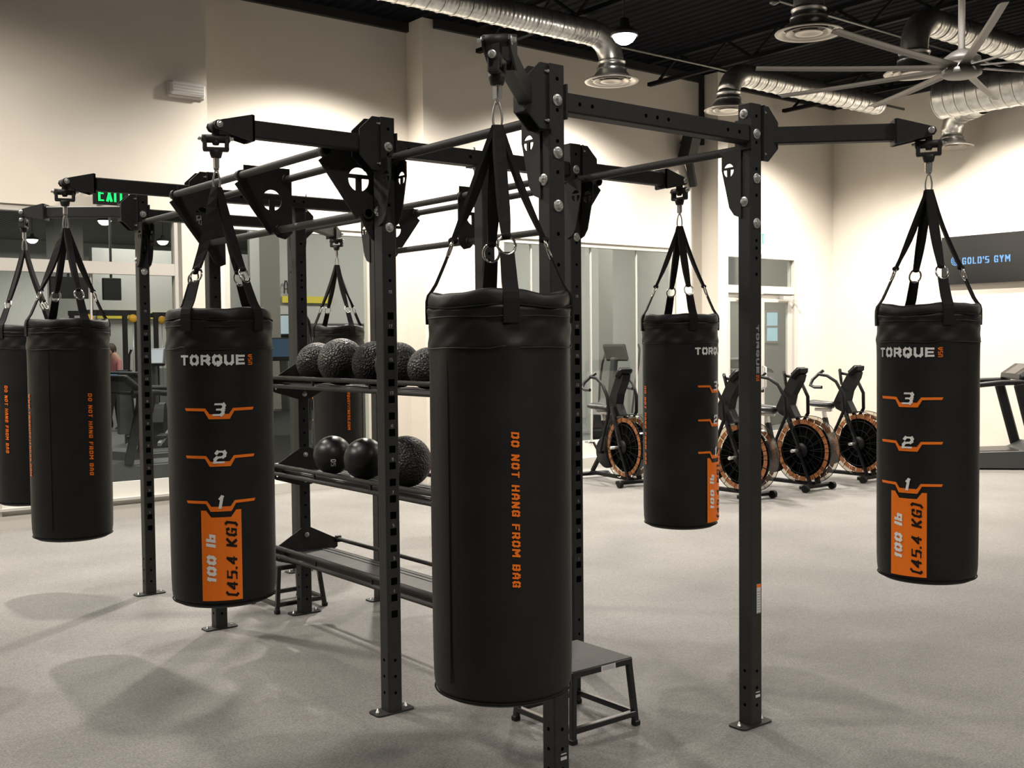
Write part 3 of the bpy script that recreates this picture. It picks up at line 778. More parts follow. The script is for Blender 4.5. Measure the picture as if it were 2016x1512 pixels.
        Z = lambda r, z, s=0: ra * r + ta * s + Vector((0, 0, z))
        mb = MB(); top = Z(.010, 2.365); ring = Z(.138, 2.022)
        pts = [top.lerp(ring, i / 8) + ra * (-.010 * sin(pi * i / 8)) for i in range(9)]
        tw = rr.uniform(-.7, .7)
        ribbon(mb, pts, [.030, .036, .040, .041, .041, .040, .037, .031, .024], .014, tw)
        mb.build('upper_strap', root)
        mb = MB(); mb.sphere(tuple(Z(.137, 2.024)), .016, WEB, 10, 6, (1, 1, .7)); mb.build('strap_keeper', root)
        mb = MB(); rc = Z(.147, 1.997); dn = (Z(.165, 1.95) - Z(.132, 2.04)).normalized()
        mb.tube([rc + ta * (.026 * cos(2 * pi * k / 24)) + dn * (.030 * sin(2 * pi * k / 24)) for k in range(24)], .0044, CHROME, 8, close=True)
        mb.build('d_ring', root, fixn=False)
        mb = MB(); pts = [Z(.155, 1.975), Z(.172, 1.935), Z(.191, 1.892), Z(.2035, 1.872), Z(.2145, 1.858), Z(.219, 1.84), Z(.2195, 1.81), Z(.2185, 1.772)]
        ribbon(mb, pts, [.042, .044, .046, .046, .046, .046, .046, .046], .006); mb.build('lower_strap', root)
    # swivel: hanger plate, cross pin, frame, block
    u = Vector((arms[key][0], arms[key][1], 0)).normalized(); w = Vector((-u.y, u.x, 0)); 
    if key == 'A': w = u
    if key in 'B': w = Vector((cos(base + pi / 2), sin(base + pi / 2), 0))
    if key == 'C' or key == 'G': w = Vector((cos(base + pi / 2), sin(base + pi / 2), 0))
    v2 = Vector((-w.y, w.x, 0)); zz = Vector((0, 0, 1)); mb = MB()
    mb.bar(zz * 2.612, zz * 2.566, .024, .030, STEEL, up=w)
    mb.lathe([(.012, 2.540), (.017, 2.552), (.012, 2.566)], STEEL, 12)
    mb.tube([w * -.055 + zz * 2.566, w * .055 + zz * 2.566], .0175, STEEL, 14)
    for s in (-1, 1): mb.bar(w * s * .044 + zz * 2.578, w * s * .044 + zz * 2.518, .034, .018, STEEL, up=w, bev=.004)
    mb.bar(w * -.052 + zz * 2.522, w * .052 + zz * 2.522, .034, .016, STEEL, bev=.004)
    mb.lathe([(.026, 2.518), (.026, 2.508), (.022, 2.493), (.020, 2.488)], STEEL, 16)
    mb.build('swivel', root)
    mb = MB()
    for s in (-1, 1): bolt(mb, w * s * .055 + zz * 2.566, w * s, .0125)
    mb.build('swivel_pin', root)
    mb = MB(); mb.box((0, 0, 2.466), (.019, .028, .048), SILVER, None, .004)
    mb.tube([w * (.008 * cos(t)) + zz * (2.444 + .012 * sin(t)) for t in [2 * pi * k / 16 for k in range(16)]], .0032, SILVER, 8, close=True)
    hw_ = Vector((cos(base + pi / 2), sin(base + pi / 2), 0)); pts = []
    for k in range(28):
        t = 2 * pi * k / 28; pts.append(hw_ * (.013 * cos(t) * (1.0 - .35 * sin(t))) + zz * (2.398 + .042 * sin(t)))
    mb.tube(pts, .0038, SILVER, 8, close=True)
    mb.lathe([(.0055, 2.435), (.0055, 2.455)], SILVER, 10)
    mb.build('snap_hook', root, fixn=False)
    return root
make_bag('punching_bag', 'A', 139, 3, 'nearest and largest black punching bag, orange lettering running down its front')
make_bag('punching_bag', 'C', -2, -42, 'black punching bag with white logo and full orange label, left of the middle post')
make_bag('punching_bag', 'B', -21, 16, 'black punching bag with logo and orange label, farthest right of all the bags')
make_bag('punching_bag', 'G', 155.7, 18, 'black punching bag at left, orange lettering on its right half, overlapping a smaller bag behind')
make_bag('punching_bag', 'F', 90, 47, 'black punching bag cut by the left picture edge, hanging behind another bag')
make_bag('punching_bag', 'D', 64, 14, 'black punching bag with a half-turned logo and orange label, in front of the orange-wheeled bikes')
make_bag('punching_bag', 'J', -113, 27, 'smallest black punching bag, seen behind the ball rack with a web address in orange')

# ------------------------------------------------------------------ slam balls
def ball(x, y, r, z, m, label, txt=None):
    mb = MB(); mb.sphere((0, 0, 0), r, m, 48, 32)
    root = mb.build('slam_ball', None, (x, y, z), fixn=False); root.rotation_euler = (random.random(), random.random(), random.random()) if not txt else (0, 0, 0)
    tag(root, label, 'exercise ball', 'slam balls on the rack')
    if txt:
        mb = MB(); q, tot = text_quads(txt, .032, .02, .006)
        def fn(a, b):
            az = atan2(-y, -x) + radians(2) + (b) / r; el = radians(-18) - a / r
            return ((r + .0012) * cos(el) * cos(az), (r + .0012) * cos(el) * sin(az), (r + .0012) * sin(el))
        put_quads(mb, q, fn, WHITEP); mb.build('weight_number', root, fixn=False)
    return root
tz = 1.512 - .043
for (x, y, r, lab) in ((3.25, 6.055, .128, 'textured black ball at the far left end of the upper rack shelf'),
                       (3.22, 5.70, .140, 'large textured black ball, second from left on the upper shelf'),
                       (3.27, 5.41, .130, 'textured black ball mostly hidden by the middle post on the upper shelf'),
                       (3.25, 5.13, .127, 'textured black ball just right of the middle post on the upper shelf'),
                       (3.25, 4.83, .112, 'textured black ball beside the nearest bag on the upper shelf')):
    ball(x, y, r, tz + r, RUBK, lab)
tz = .968 - .043
ball(3.25, 5.88, .117, tz + .117, RUBS, 'smooth black ball with white 05 at the left end of the second shelf', '05')
ball(3.25, 5.50, .122, tz + .122, RUBS, 'smooth unmarked black ball beside the numbered ball on the second shelf')
ball(3.25, 5.06, .142, tz + .142, RUBK, 'largest knurled black ball at the right of the second shelf')

# ------------------------------------------------------------------ step stools
def stool(x0, x1, y0, y1, h, label, inset, lab_side=False):
    cx, cy = (x0 + x1) / 2, (y0 + y1) / 2; root = empty('step_stool', (cx, cy, 0), 0, label, 'step stool', 'plyometric steps under the rig')
    ax, ay = (x1 - x0) / 2, (y1 - y0) / 2; t = .026
    for sx in (-1, 1):
        for sy in (-1, 1):
            mb = MB(); mb.bar((sx * ax, sy * ay, .0), (sx * (ax - inset), sy * (ay - inset), h - .02), t, t, STOOLM, bev=.003); mb.box((sx * ax, sy * ay, .012), (t * 1.25, t * 1.25, .024), PLASTIC, None, .004); mb.build('leg', root)
    f = .17; bx, by = ax - inset * f / 1, ay - inset * f; zl = .055 if h < .4 else .06
    for a, b in (((-bx, -by), (bx, -by)), ((-bx, by), (bx, by)), ((-bx, -by), (-bx, by)), ((bx, -by), (bx, by))):
        mb = MB(); mb.bar((*a, zl), (*b, zl), t, t, STOOLM, bev=.003); mb.build('stretcher', root)
    mb = MB(); tx, ty = ax - inset + t / 2, ay - inset + t / 2
    mb.box((0, 0, h - .016), (2 * tx, 2 * ty, .028), STOOLM, None, .003); mb.build('top_frame', root)
    mb = MB(); mb.box((0, 0, h - .001), (2 * tx - .004, 2 * ty - .004, .006), STOOLT, None, .002); mb.build('tread', root)
    if lab_side:
        mb = MB(); mb.box((.03, -ty - .0008, h - .017), (.085, .001, .024), STICK)
        for i in range(3): mb.box((.03, -ty - .0016, h - .011 - i * .006), (.07, .0004, .002), TXTG)
        mb.build('maker_label', root)
    return root
stool(3.045, 3.42, 3.46, 3.85, .306, 'low black step stool with a white sticker, under the nearest post', .022, True)
stool(3.10, 3.44, 6.36, 6.72, .30, 'black step stool behind the left rack post, beneath the lowest shelf', .03)

# ------------------------------------------------------------------ cardio machines
def air_bike(name, x, y, rz, label):
    """local +x is the front: fan wheel and front foot; the rider faces it from the saddle behind"""
    root = empty(name, (x, y, 0), rz, label, 'exercise bike', 'air bikes along the far wall')
    R0 = .385; wz = .455; wx = .33
    mb = MB()
    for s in (-1, 1):
        M = frameM((wx, s * .085, wz), (1, 0, 0), (0, 0, 1))
        for rr in (.385, .27, .16): mb.tube([M @ Vector((rr * cos(2 * pi * k / 40), rr * sin(2 * pi * k / 40), 0)) for k in range(40)], .004, DARKW, 6, close=True)
        for k in range(16):
            a = 2 * pi * k / 16; mb.tube([M @ Vector((.07 * cos(a), .07 * sin(a), 0)), M @ Vector((R0 * cos(a + .14), R0 * sin(a + .14), 0))], .003, DARKW, 5, False)
        mb.lathe([(.0, .0), (.085, .0), (.085, .02), (.05, .03), (.0, .03)], BIKE, 24, frameM((wx, s * .085, wz), (1, 0, 0), (0, 0, -s)))
    mb.build('fan_cage', root, fixn=False)
    for s in (-1, 1):
        mb = MB(); n = 66
        for k in range(n):
            a0, a1 = 2 * pi * k / n, 2 * pi * (k + (.8 if k % 3 == 2 else 1)) / n
            ps = [(wx + r * cos(a), s * .074, wz + r * sin(a)) for r, a in ((.300, a0), (.350, a0), (.350, a1), (.300, a1))]; mb.add(ps, [(0, 1, 2, 3)], FANORG)
        mb.build('orange_ring', root, fixn=False)
    mb = MB()
    for k in range(14):
        a = 2 * pi * k / 14; M = frameM((wx, 0, wz), (cos(a), 0, sin(a)), (0, 1, 0)); mb.box((.17, 0, 0), (.27, .12, .006), BIKE, M)
    mb.lathe([(0, -.055), (.30, -.055), (.30, .055), (0, .055)], HOLE, 32, frameM((wx, 0, wz), (1, 0, 0), (0, 0, 1)))
    mb.build('fan_blades', root, fixn=False)
    mb = MB(); mb.lathe([(R0, -.085), (R0 + .004, -.03), (R0 + .004, .03), (R0, .085)], CLEAR, 48, frameM((wx, 0, wz), (1, 0, 0), (0, 0, 1)), caps=False); mb.build('shroud', root, fixn=False)
    mb = MB()
    mb.bar((-.50, 0, .075), (.46, 0, .075), .055, .045, BIKE, bev=.01)
    mb.bar((-.48, 0, .09), (-.30, 0, .30), .05, .05, BIKE, bev=.01)
    for xx in (-.52, .45): mb.bar((xx, -.26, .055), (xx, .26, .055), .07, .045, BIKE, bev=.01)
    for s in (-1, 1):
        mb.bar((wx - .02, s * .115, wz), (.44, s * .07, .07), .06, .03, BIKE, bev=.006); mb.bar((wx, s * .115, wz), (.08, s * .07, .92), .06, .03, BIKE, bev=.006)
    mb.build('bike_frame', root, fixn=False)
    for s in (-1, 1):
        mb = MB(); mb.tube([(.50, s * .22, .045), (.50, s * .27, .045)], .042, BIKE, 14); mb.build('transport_wheel', root)
        mb = MB(); mb.box((-.52, s * .25, .03), (.09, .05, .06), BIKE, None, .01); mb.build('rubber_foot', root)
    mb = MB(); mb.lathe([(0, -.06), (.17, -.055), (.20, -.02), (.20, .02), (.17, .055), (0, .06)], BIKE, 36, frameM((-.14, 0, .36), (1, 0, 0), (0, 0, 1)))
    mb.box((.04, 0, .40), (.26, .10, .22), BIKE, Matrix.Rotation(.0, 4, 'Y'), .03)
    mb.build('drive_cover', root, fixn=False)
    mb = MB(); out = [(.12, .80), (-.02, .86), (-.06, .93), (.02, 1.08), (.13, 1.27), (.20, 1.33), (.29, 1.31), (.27, 1.24), (.17, 1.08), (.14, .96), (.22, .82)]
    mb.plate(out, [], .11, BIKE, frameM((0, 0, 0), (1, 0, 0), (0, 0, 1))); mb.build('mast', root, fixn=False)
    mb = MB(); M = Matrix.Translation((.23, 0, 1.33)) @ Matrix.Rotation(radians(-40), 4, 'Y'); mb.box((0, 0, 0), (.17, .20, .07), BIKE, M, .03); con = mb.build('console', root)
    mb = MB(); mb.box((0, 0, .0365), (.12, .15, .003), SCREEN, M); mb.build('display', con)
    for s in (-1, 1):
        mb = MB()
        mb.tube([(-.10, s * .13, .36), (.05, s * .17, .60), (.20, s * .20, .86), (.19, s * .21, 1.05), (.10, s * .22, 1.20), (-.02, s * .23, 1.27), (-.14, s * .24, 1.285)], [.016, .018, .021, .021, .020, .019, .018], BIKE, 12)
        arm_ = mb.build('handle_arm', root, fixn=False)
        mb = MB(); mb.tube([(-.12, s * .17, 1.33), (-.15, s * .22, 1.29), (-.19, s * .29, 1.22), (-.20, s * .32, 1.15), (-.14, s * .32, 1.13), (-.04, s * .31, 1.13)], .020, RUBS, 12); mb.build('grip', arm_, fixn=False)
        mb = MB(); mb.tube([(-.14, s * .06, .36), (-.14, s * .12, .36)], .018, BIKE, 10); mb.bar((-.14, s * .125, .36), (-.14 + s * .12, s * .125, .36 - s * .12), .016, .03, BIKE); mb.box((-.14 + s * .12, s * .18, .36 - s * .12), (.10, .09, .025), SILVER, None, .008); mb.build('pedal', root)
        mb = MB(); mb.tube([(wx - .02, s * .12, wz), (wx - .02, s * .25, wz)], .018, SILVER, 12); mb.build('foot_peg', root)
    mb = MB(); mb.bar((-.16, 0, .52), (-.22, 0, .74), .07, .05, BIKE, up=(1, 0, 0), bev=.01); mb.bar((-.215, 0, .72), (-.235, 0, .84), .045, .035, SILVER, up=(1, 0, 0)); mb.bar((-.36, 0, .835), (-.12, 0, .835), .05, .04, SILVER, bev=.008); mb.build('seat_post', root)
    mb = MB(); n = 14; seg = 16; vs = []
    for i in range(n + 1):
        t = i / n; xx = -.42 + .34 * t; w = (.125 * (1 - t) ** .6 + .03) * (sin(min(1, (i + .3) / 2.2) * pi / 2)); hh = .042 * (1 if 0 < i < n else .3)
        for k in range(seg): a = 2 * pi * k / seg; vs.append((xx, w * cos(a), .895 + hh * sin(a) + .02 * (1 - t)))
    mb.add(vs, [(i * seg + k, i * seg + (k + 1) % seg, (i + 1) * seg + (k + 1) % seg, (i + 1) * seg + k) for i in range(n) for k in range(seg)] + [list(range(seg)), list(range(n * seg, (n + 1) * seg))], RUBS, True)
    mb.build('saddle', root)
    return root
for fx, fy, rz, lab in ((10.36, 7.58, -90, 'air bike with its whole orange-ringed wheel showing, between the right post and right bag'), (9.27, 7.56, -90, 'air bike half hidden by the right front post, nearest of its row'),
                    (11.52, 7.62, -90, 'air bike whose wheel is partly covered by the far right punching bag'), (9.12, 9.22, -100, 'air bike at the left end of the row, silver seat post in full view')):
    air_bike('air_bike', fx - .45 * cos(radians(rz)), fy - .45 * sin(radians(rz)), radians(rz), lab)

def treadmill(name, x, y, rz, label, group=None, detail=True, scr=None):
    root = empty(name, (x, y, 0), rz, label, 'treadmill', group)
    mb = MB()
    out = [(-.98, .04), (-.98, .15), (-.90, .19), (.62, .24), (.80, .33), (.98, .30), (1.03, .16), (.98, .05), (.6, .02), (-.9, .02)]
    mb.plate(out, [], .80, GREYP, frameM((0, 0, 0), (1, 0, 0), (0, 0, 1))); mb.build('deck', root, fixn=False)
    mb = MB(); mb.box((-.16, 0, .222), (1.5, .52, .012), RUBS, Matrix.Rotation(-.03, 4, 'Y')); mb.build('belt', root)
    for s in (-1, 1):
        mb = MB(); mb.bar((.74, s * .40, .26), (.52, s * .42, 1.12), .06, .13, PLASTIC, up=(1, 0, 0), bev=.02); mb.build('upright', root)
        mb = MB(); mb.tube([(-.12, s * .42, 1.07), (.0, s * .42, 1.10), (.30, s * .42, 1.13), (.66, s * .40, 1.14)], [.024, .034, .036, .036], PLASTIC, 12); mb.build('handrail', root, fixn=False)
    mb = MB(); M = Matrix.Translation((.66, 0, 1.26)) @ Matrix.Rotation(radians(-35), 4, 'Y'); mb.box((0, 0, 0), (.30, .86, .10), PLASTIC, M, .04); con = mb.build('console', root)
    mb = MB(); mb.box((.0, 0, .052), (.22, .42, .004), scr or SCREEN, M); mb.build('display', con)
    return root
treadmill('treadmill', 13.80, 7.68, radians(-46), 'black treadmill by the right wall below the wall screen')

# ------------------------------------------------------------------ TV on the right wall
mb = MB(); mb.box((XR - .055, 8.42, 2.885), (.06, 1.35, .72), SCREEN, None, .006)
tv = mb.build('wall_screen', None); tag(tv, 'large black wall-mounted television showing blue gym lettering, on the right wall', 'television')
mb = MB(); mb.box((XR - .015, 8.42, 2.88), (.03, .5, .4), PLASTIC); mb.build('wall_mount', tv)
mb = MB(); X = XR - .0862
q, tot = text_quads("GOLD'S GYM", .105, .062, .019, gap=.33); k = .74 / tot
put_quads(mb, q, lambda a, b: (X, 8.385 - a * k, 2.868 + b), BLUE)
mb.build('screen_lettering', tv, fixn=False); mb = MB()
def ringm(cy, cz, r, w):
    n = 28
    for i in range(n):
        a, b = 2 * pi * i / n, 2 * pi * (i + 1) / n
        mb.add([(X, cy + rr * cos(t), cz + rr * sin(t)) for rr, t in ((r, a), (r, b), (r - w, b), (r - w, a))], [(0, 1, 2, 3)], BLUE)
ringm(8.865, 2.878, .072, .01); ringm(8.865, 2.878, .030, .008)
for i in range(12):
    a = 2 * pi * i / 12 + .2; n = .006
    mb.add([(X, 8.865 + r * cos(a) + s * n * sin(a), 2.878 + r * sin(a) - s * n * cos(a)) for r, s in ((.038, -1), (.056, -1), (.056, 1), (.038, 1))], [(0, 1, 2, 3)], BLUE)
mb.build('screen_emblem', tv, fixn=False)
# ------------------------------------------------------------------ emergency light and exit signs
em = empty('emergency_light', (4.43, Y1, 4.33), 0, 'pale oblong emergency light unit high on the wall at left', 'wall light')
mb = MB(); mb.box((0, -.02, 0), (.40, .04, .17), EMBODY, None, .018); mb.build('backplate', em)
mb = MB(); mb.box((0, -.062, .005), (.37, .055, .135), EMLENS, None, .02)
for z in (-.03, .0, .03): mb.box((0, -.0905, z + .005), (.31, .004, .012), EMBODY)
mb.build('lens', em)
ex = empty('exit_sign', (3.61, Y1 - .10, 3.20), 0, 'glowing green EXIT sign hanging before the left window wall', 'exit sign')
mb = MB(); mb.box((0, 0, .13), (.20, .03, .03), PLASTIC); mb.bar((-.05, 0, .13), (-.05, .10, .13), .02, .02, PLASTIC); mb.box((0, 0, 0), (.34, .028, .215), PLASTIC, None, .005); mb.build('housing', ex)
mb = MB(); q, tot = text_quads('EXIT', .155, .058, .022, gap=.35); put_quads(mb, q, lambda a, b: (a, -.016, b), GREENE); mb.build('exit_letters', ex, fixn=False)
ex = empty('exit_sign', (13.58, YB - .12, 3.10), 0, 'pale green acrylic exit sign over the double door, mostly behind the right post', 'exit sign')
mb = MB(); mb.box((0, .06, .34), (.30, .12, .04), GREYL); mb.build('housing', ex)
mb = MB(); mb.box((0, 0, .17), (.30, .008, .30), GREENG); mb.build('acrylic_panel', ex)
mb = MB(); q, tot = text_quads('EXIT', .15, .05, .018); put_quads(mb, q, lambda a, b: (a, -.006, .18 + b), GREENE); mb.build('exit_letters', ex, fixn=False)

sp = empty('wall_speaker', (11.95, YB, 4.5), 0, 'dark angled speaker high on the wall near the corner pier', 'speaker')
mb = MB(); mb.box((0, -.16, .05), (.22, .20, .36), PLASTIC, Matrix.Rotation(radians(18), 4, 'X'), .02); mb.build('cabinet', sp)
mb = MB(); mb.bar((0, 0, .1), (0, -.12, .05), .03, .03, PLASTIC); mb.bar((.05, -.1, -.1), (.22, -.05, -.52), .10, .06, PLASTIC); mb.build('bracket', sp)
# ------------------------------------------------------------------ ducts, diffusers, fan, lamp
def diffuser(x, y, z, direction, length, zd, label, r=.138, drop=True):
    root = empty('air_diffuser', (x, y, z), 0, label, 'air vent', 'silver duct outlets under the ceiling')
    mb = MB()
    mb.lathe([(.232, .034), (.262, .006), (.298, 0), (.306, .010), (.30, .016), (.265, .022), (.23, .05), (.20, .06)], DIFF, 48, caps=False)
    mb.lathe([(.150, .045), (.175, .012), (.205, .002), (.212, .008), (.180, .022), (.158, .052)], DIFF, 48, caps=False)
    mb.lathe([(.0, .018), (.05, .016), (.085, .006), (.122, .000), (.128, .006), (.10, .02), (.07, .05)], DIFF, 40, caps=False)
    mb.lathe([(.235, .048), (.0, .052)], DIFFD, 40, caps=False)
    mb.build('diffuser_cone', root, fixn=False)
    mb = MB(); mb.lathe([(.235, .04), (.20, .07), (.165, .12), (.17, .135), (.17, .15), (.15, .16), (.15, .20), (.16, .21), (.16, .225), (r, .24)], ALU, 40, caps=False)
    mb.build('neck', root, fixn=False)
    dz = zd - z; pts = [(0, 0, .235), (0, 0, dz - .32)]
    d = Vector((*direction, 0)).normalized(); Rr = .30
    for i in range(1, 9):
        t = pi / 2 * i / 8; pts.append(tuple(d * (Rr * (1 - cos(t))) + Vector((0, 0, dz - Rr + Rr * sin(t)))))
    mb = MB(); mb.tube(pts, r, ALU, 32, False); mb.build('elbow', root, fixn=False)
    mb = MB(); p0 = d * Rr + Vector((0, 0, dz)); n = int(length / .055); path = []; rs = []
    for i in range(n + 1):
        for q, rr in ((0, r - .004), (.35, r), (.7, r), (.99, r - .004)):
            if i == n and q > 0: break
            path.append(p0 + d * ((i + q) * .055)); rs.append(rr)
    mb.tube(path, rs, ALU, 28, False)
    i = 0; s = .0
    while s < length - .1: 
        mb.tube([p0 + d * s + Vector((-d.y * cos(t), d.x * cos(t), sin(t))) * (r + .001) for t in [2 * pi * k / 24 for k in range(24)]], .006, ALU, 6, close=True); s += .17
    mb.build('spiral_duct', root, fixn=False)
    return root
diffuser(8.59, 9.02, 4.62, (-1, 0), 6.0, 5.12, 'duct outlet beside the bright ceiling lamp, pipe running off to the upper left')
diffuser(8.41, 6.23, 4.50, (0, -1), .6, 5.6, 'duct outlet cut by the top edge, right of the bright ceiling lamp')
diffuser(10.78, 9.20, 4.60, (1, 0), 3.0, 5.08, 'duct outlet just above the right front post')
diffuser(10.35, 6.36, 4.44, (1, 0), 2.6, 5.02, 'duct outlet behind the ceiling fan blades')
diffuser(15.25, 8.75, 4.53, (-.25, -.4), .6, 5.0, 'duct outlet low over the wall screen at far right', .16)
md = empty('main_duct', (12.6, 8.0, 4.95), 0, 'thick silver spiral main duct crossing at the upper right behind the fan', 'air duct')
mb = MB(); a = Vector((0.9, -.1, -.08)); b = Vector((1.15, -5.5, -.08)); mb.tube([a, b], .26, ALU, 36)
for i in range(36): t = i / 36; p = a.lerp(b, t); mb.tube([p + Vector((cos(k * pi / 16) * .262, 0, sin(k * pi / 16) * .262)) for k in range(32)], .007, ALU, 6, close=True)
mb.build('duct_run', md, fixn=False)

fan = empty('ceiling_fan', (8.75, 4.94, 3.99), 0, 'large silver ceiling fan with nine long blades at the upper right', 'ceiling fan')
mb = MB(); mb.tube([(0, 0, .18), (0, 0, 1.985)], .035, FANW, 16); mb.build('down_rod', fan)
mb = MB(); mb.lathe([(0.0, -.10), (.17, -.10), (.20, -.08), (.205, -.04), (.17, -.02), (.17, .05), (.19, .06), (.19, .09), (.11, .15), (.05, .18), (0, .18)], FANB, 36); mb.build('motor_hub', fan)
for k in range(9):
    camr = atan2(-.620, .784)
    a = camr + radians(17 + 40 * k); M = Matrix.Rotation(a, 4, 'Z') @ Matrix.Rotation(radians(12), 4, 'X')
    mb = MB(); n = 14; vs = []
    for i in range(n + 1):
        t = i / n; xx = .16 + 1.95 * t; w = .062 - .012 * t; up = .04 * t * t
        vs += [(xx, -w, up - .004), (xx, -w * .3, up + .012), (xx, w, up), (xx, w * .9, up - .006), (xx, -w * .3, up + .004)]
    mb.add(vs, [(i * 5 + q, i * 5 + (q + 1) % 5, (i + 1) * 5 + (q + 1) % 5, (i + 1) * 5 + q) for i in range(n) for q in range(5)] + [tuple(range(5)), tuple(range(n * 5, n * 5 + 5))], FANB, False, M)
    mb.build('blade', fan)
fan.scale = (.809, .809, .809)
def lamp(x, y, z, label=None, m=LAMP, name='high_bay_lamp', group='round ceiling lamps', s=1.0):
    root = empty(name, (x, y, z), 0, label, 'ceiling lamp', group)
    mb = MB(); mb.lathe([(.0, .18), (.05, .18), (.06, .10), (.13 * s, .05), (.145 * s, 0), (.13 * s, .0), (.12 * s, .02)], LAMPBODY, 28, caps=False); mb.tube([(0, 0, .17), (0, 0, CZ + .04 - z)], .008, LAMPBODY, 8); mb.build('lamp_housing', root, fixn=False)
    mb = MB(); mb.lathe([(0, -.085 * s), (.05 * s, -.08 * s), (.09 * s, -.055 * s), (.115 * s, -.02 * s), (.12 * s, .006)], m, 28, caps=False); mb.build('lamp_lens', root, fixn=False)
    return root
lamp(8.07, 8.28, 4.88, 'glaring round ceiling lamp near the top centre, above the duct outlet')

# ------------------------------------------------------------------ things beyond the glass
for i, (x, y, z, lab) in enumerate(((9.55, 29.3, 5.0, 'round lamp seen through the left window, nearest to the exit sign'), (9.4, 35.6, 5.0, 'round lamp seen through the left window above the leftmost bag straps'),
                                    (12.5, 33, 4.9, 'round lamp low behind the left window, right of the black screens'), (5.2, 24, 5.1, 'round lamp far behind the left window near the picture edge'))):
    lamp(x, y, z, lab, LAMP2, 'far_lamp', 'round lamps in the hall beyond the glass', 1.4)
def hung_tv(x, y, z, w, h, lab):
    mb = MB(); mb.box((0, 0, 0), (w, .08, h), SCREEN, None, .01); mb.bar((0, .03, h / 2), (0, .03, CZ - z), .04, .04, PLASTIC)
    tag(mb.build('hanging_screen', None, (x, y, z), fixn=False), lab, 'television', 'black screens in the hall beyond the glass')
hung_tv(6.46, 22.0, 2.85, .72, .42, 'black hanging screen beyond the left window, behind the bag straps')
hung_tv(7.28, 22.0, 2.84, .36, .44, 'small black hanging screen beyond the left window, beside the left post')
def cable_tower(x, y, lab):
    root = empty('cable_machine', (x, y, 0), 0, lab, 'cable machine', 'cable machines beyond the glass')
    mb = MB()
    for sx in (-.45, .45):
        for sy in (-.3, .3): mb.bar((sx, sy, 0), (sx, sy, 2.3), .07, .07, PLASTIC)
    mb.bar((-.5, -.3, 2.28), (.5, -.3, 2.28), .08, .08, PLASTIC); mb.bar((-.5, .3, 2.28), (.5, .3, 2.28), .08, .08, PLASTIC); mb.build('tower_frame', root, fixn=False)
    mb = MB(); mb.box((-.28, -.1, .75), (.22, .16, 1.1), GREYL); mb.box((.28, -.1, .75), (.22, .16, 1.1), GREYP); mb.build('weight_stack', root)
    for sx in (-.36, .36):
        mb = MB(); mb.lathe([(0, -.02), (.07, -.02), (.07, .02), (0, .02)], AMBER, 16, frameM((sx, -.36, 2.18), (1, 0, 0), (0, 0, 1))); mb.build('pulley', root)
        mb = MB(); mb.tube([(sx, -.36, 2.12), (sx, -.36, .9)], .006, SILVER, 6); mb.box((sx, -.36, .86), (.03, .12, .08), PLASTIC); mb.build('cable_handle', root)
    return root
cable_tower(6.15, 19.0, 'cable machine with amber pulleys seen between the left bag and left post')
cable_tower(7.75, 20.0, 'cable machine seen between the left post and the logo bag')
def stripe_panel(x, y, z, w, h, m, lab, cat, nm):
    mb = MB(); mb.box((0, 0, 0), (w, .03, h), m); tag(mb.build(nm, None, (x, y, z)), lab, cat)
root = empty('wall_stripe', (8.3, 22.55, 2.32), 0, 'long yellow stripe on the wall of the hall beyond the left window', 'wall stripe'); mb = MB(); mb.box((0, 0, 0), (2.3, .06, .10), YELLOW); mb.build('stripe', root)
def elliptical(x, y, rz, lab, scr, sc=1.0):
    root = empty('elliptical_trainer', (x, y, 0), rz, lab, 'elliptical trainer', 'ellipticals behind the middle windows'); root.scale = (sc, sc, sc)
    mb = MB(); mb.bar((-.8, 0, .08), (.7, 0, .08), .12, .08, PLASTIC, bev=.02); mb.bar((-.8, -.28, .05), (-.8, .28, .05), .08, .06, PLASTIC); mb.bar((.7, -.28, .05), (.7, .28, .05), .08, .06, PLASTIC); mb.build('base_rail', root, fixn=False)
    mb = MB(); out = [(.25, .1), (.22, .5), (.34, .78), (.52, .80), (.78, .55), (.82, .2), (.75, .08)]; mb.plate(out, [], .30, PLASTIC, frameM((0, 0, 0), (1, 0, 0), (0, 0, 1))); mb.build('drive_housing', root, fixn=False)
    mb = MB(); mb.bar((.45, 0, .75), (.32, 0, 1.45), .10, .12, GREYP, up=(1, 0, 0), bev=.02); mb.build('mast', root)
    mb = MB(); M = Matrix.Translation((.27, 0, 1.53)) @ Matrix.Rotation(radians(-62), 4, 'Y'); mb.box((0, 0, 0), (.30, .40, .07), PLASTIC, M, .02); con = mb.build('console', root)
    mb = MB(); mb.box((0, 0, .037), (.24, .33, .004), scr, M); mb.build('display', con)
    for s in (-1, 1):
        mb = MB(); mb.tube([(.30, s * .30, .55), (.22, s * .32, 1.0), (.10, s * .33, 1.35), (.0, s * .30, 1.58), (-.03, s * .26, 1.66)], .018, PLASTIC, 10); mb.build('swing_handle', root, fixn=False)
        mb = MB(); mb.bar((.35, s * .22, .35), (-.62, s * .22, .22), .05, .05, SILVER); mb.box((-.2, s * .22, .32), (.42, .16, .05), PLASTIC, None, .015); mb.build('pedal_arm', root)
    return root
elliptical(7.40, 14.85, radians(55), 'elliptical with a pale screen behind the middle window, right of the logo bag', PALES, 1.3)
elliptical(6.30, 12.72, radians(55), 'elliptical with a dark navy screen behind the middle window, below the pale one', NAVYS, 1.08)
elliptical(6.15, 16.9, radians(60), 'elliptical deep behind the left window, left of the left post', NAVYS)
elliptical(7.40, 18.4, radians(60), 'elliptical deep behind the left window, just right of the left post', BLUEL)
elliptical(10.7, 13.0, radians(40), 'elliptical behind the right window, nearest to the perforated post', NAVYS)
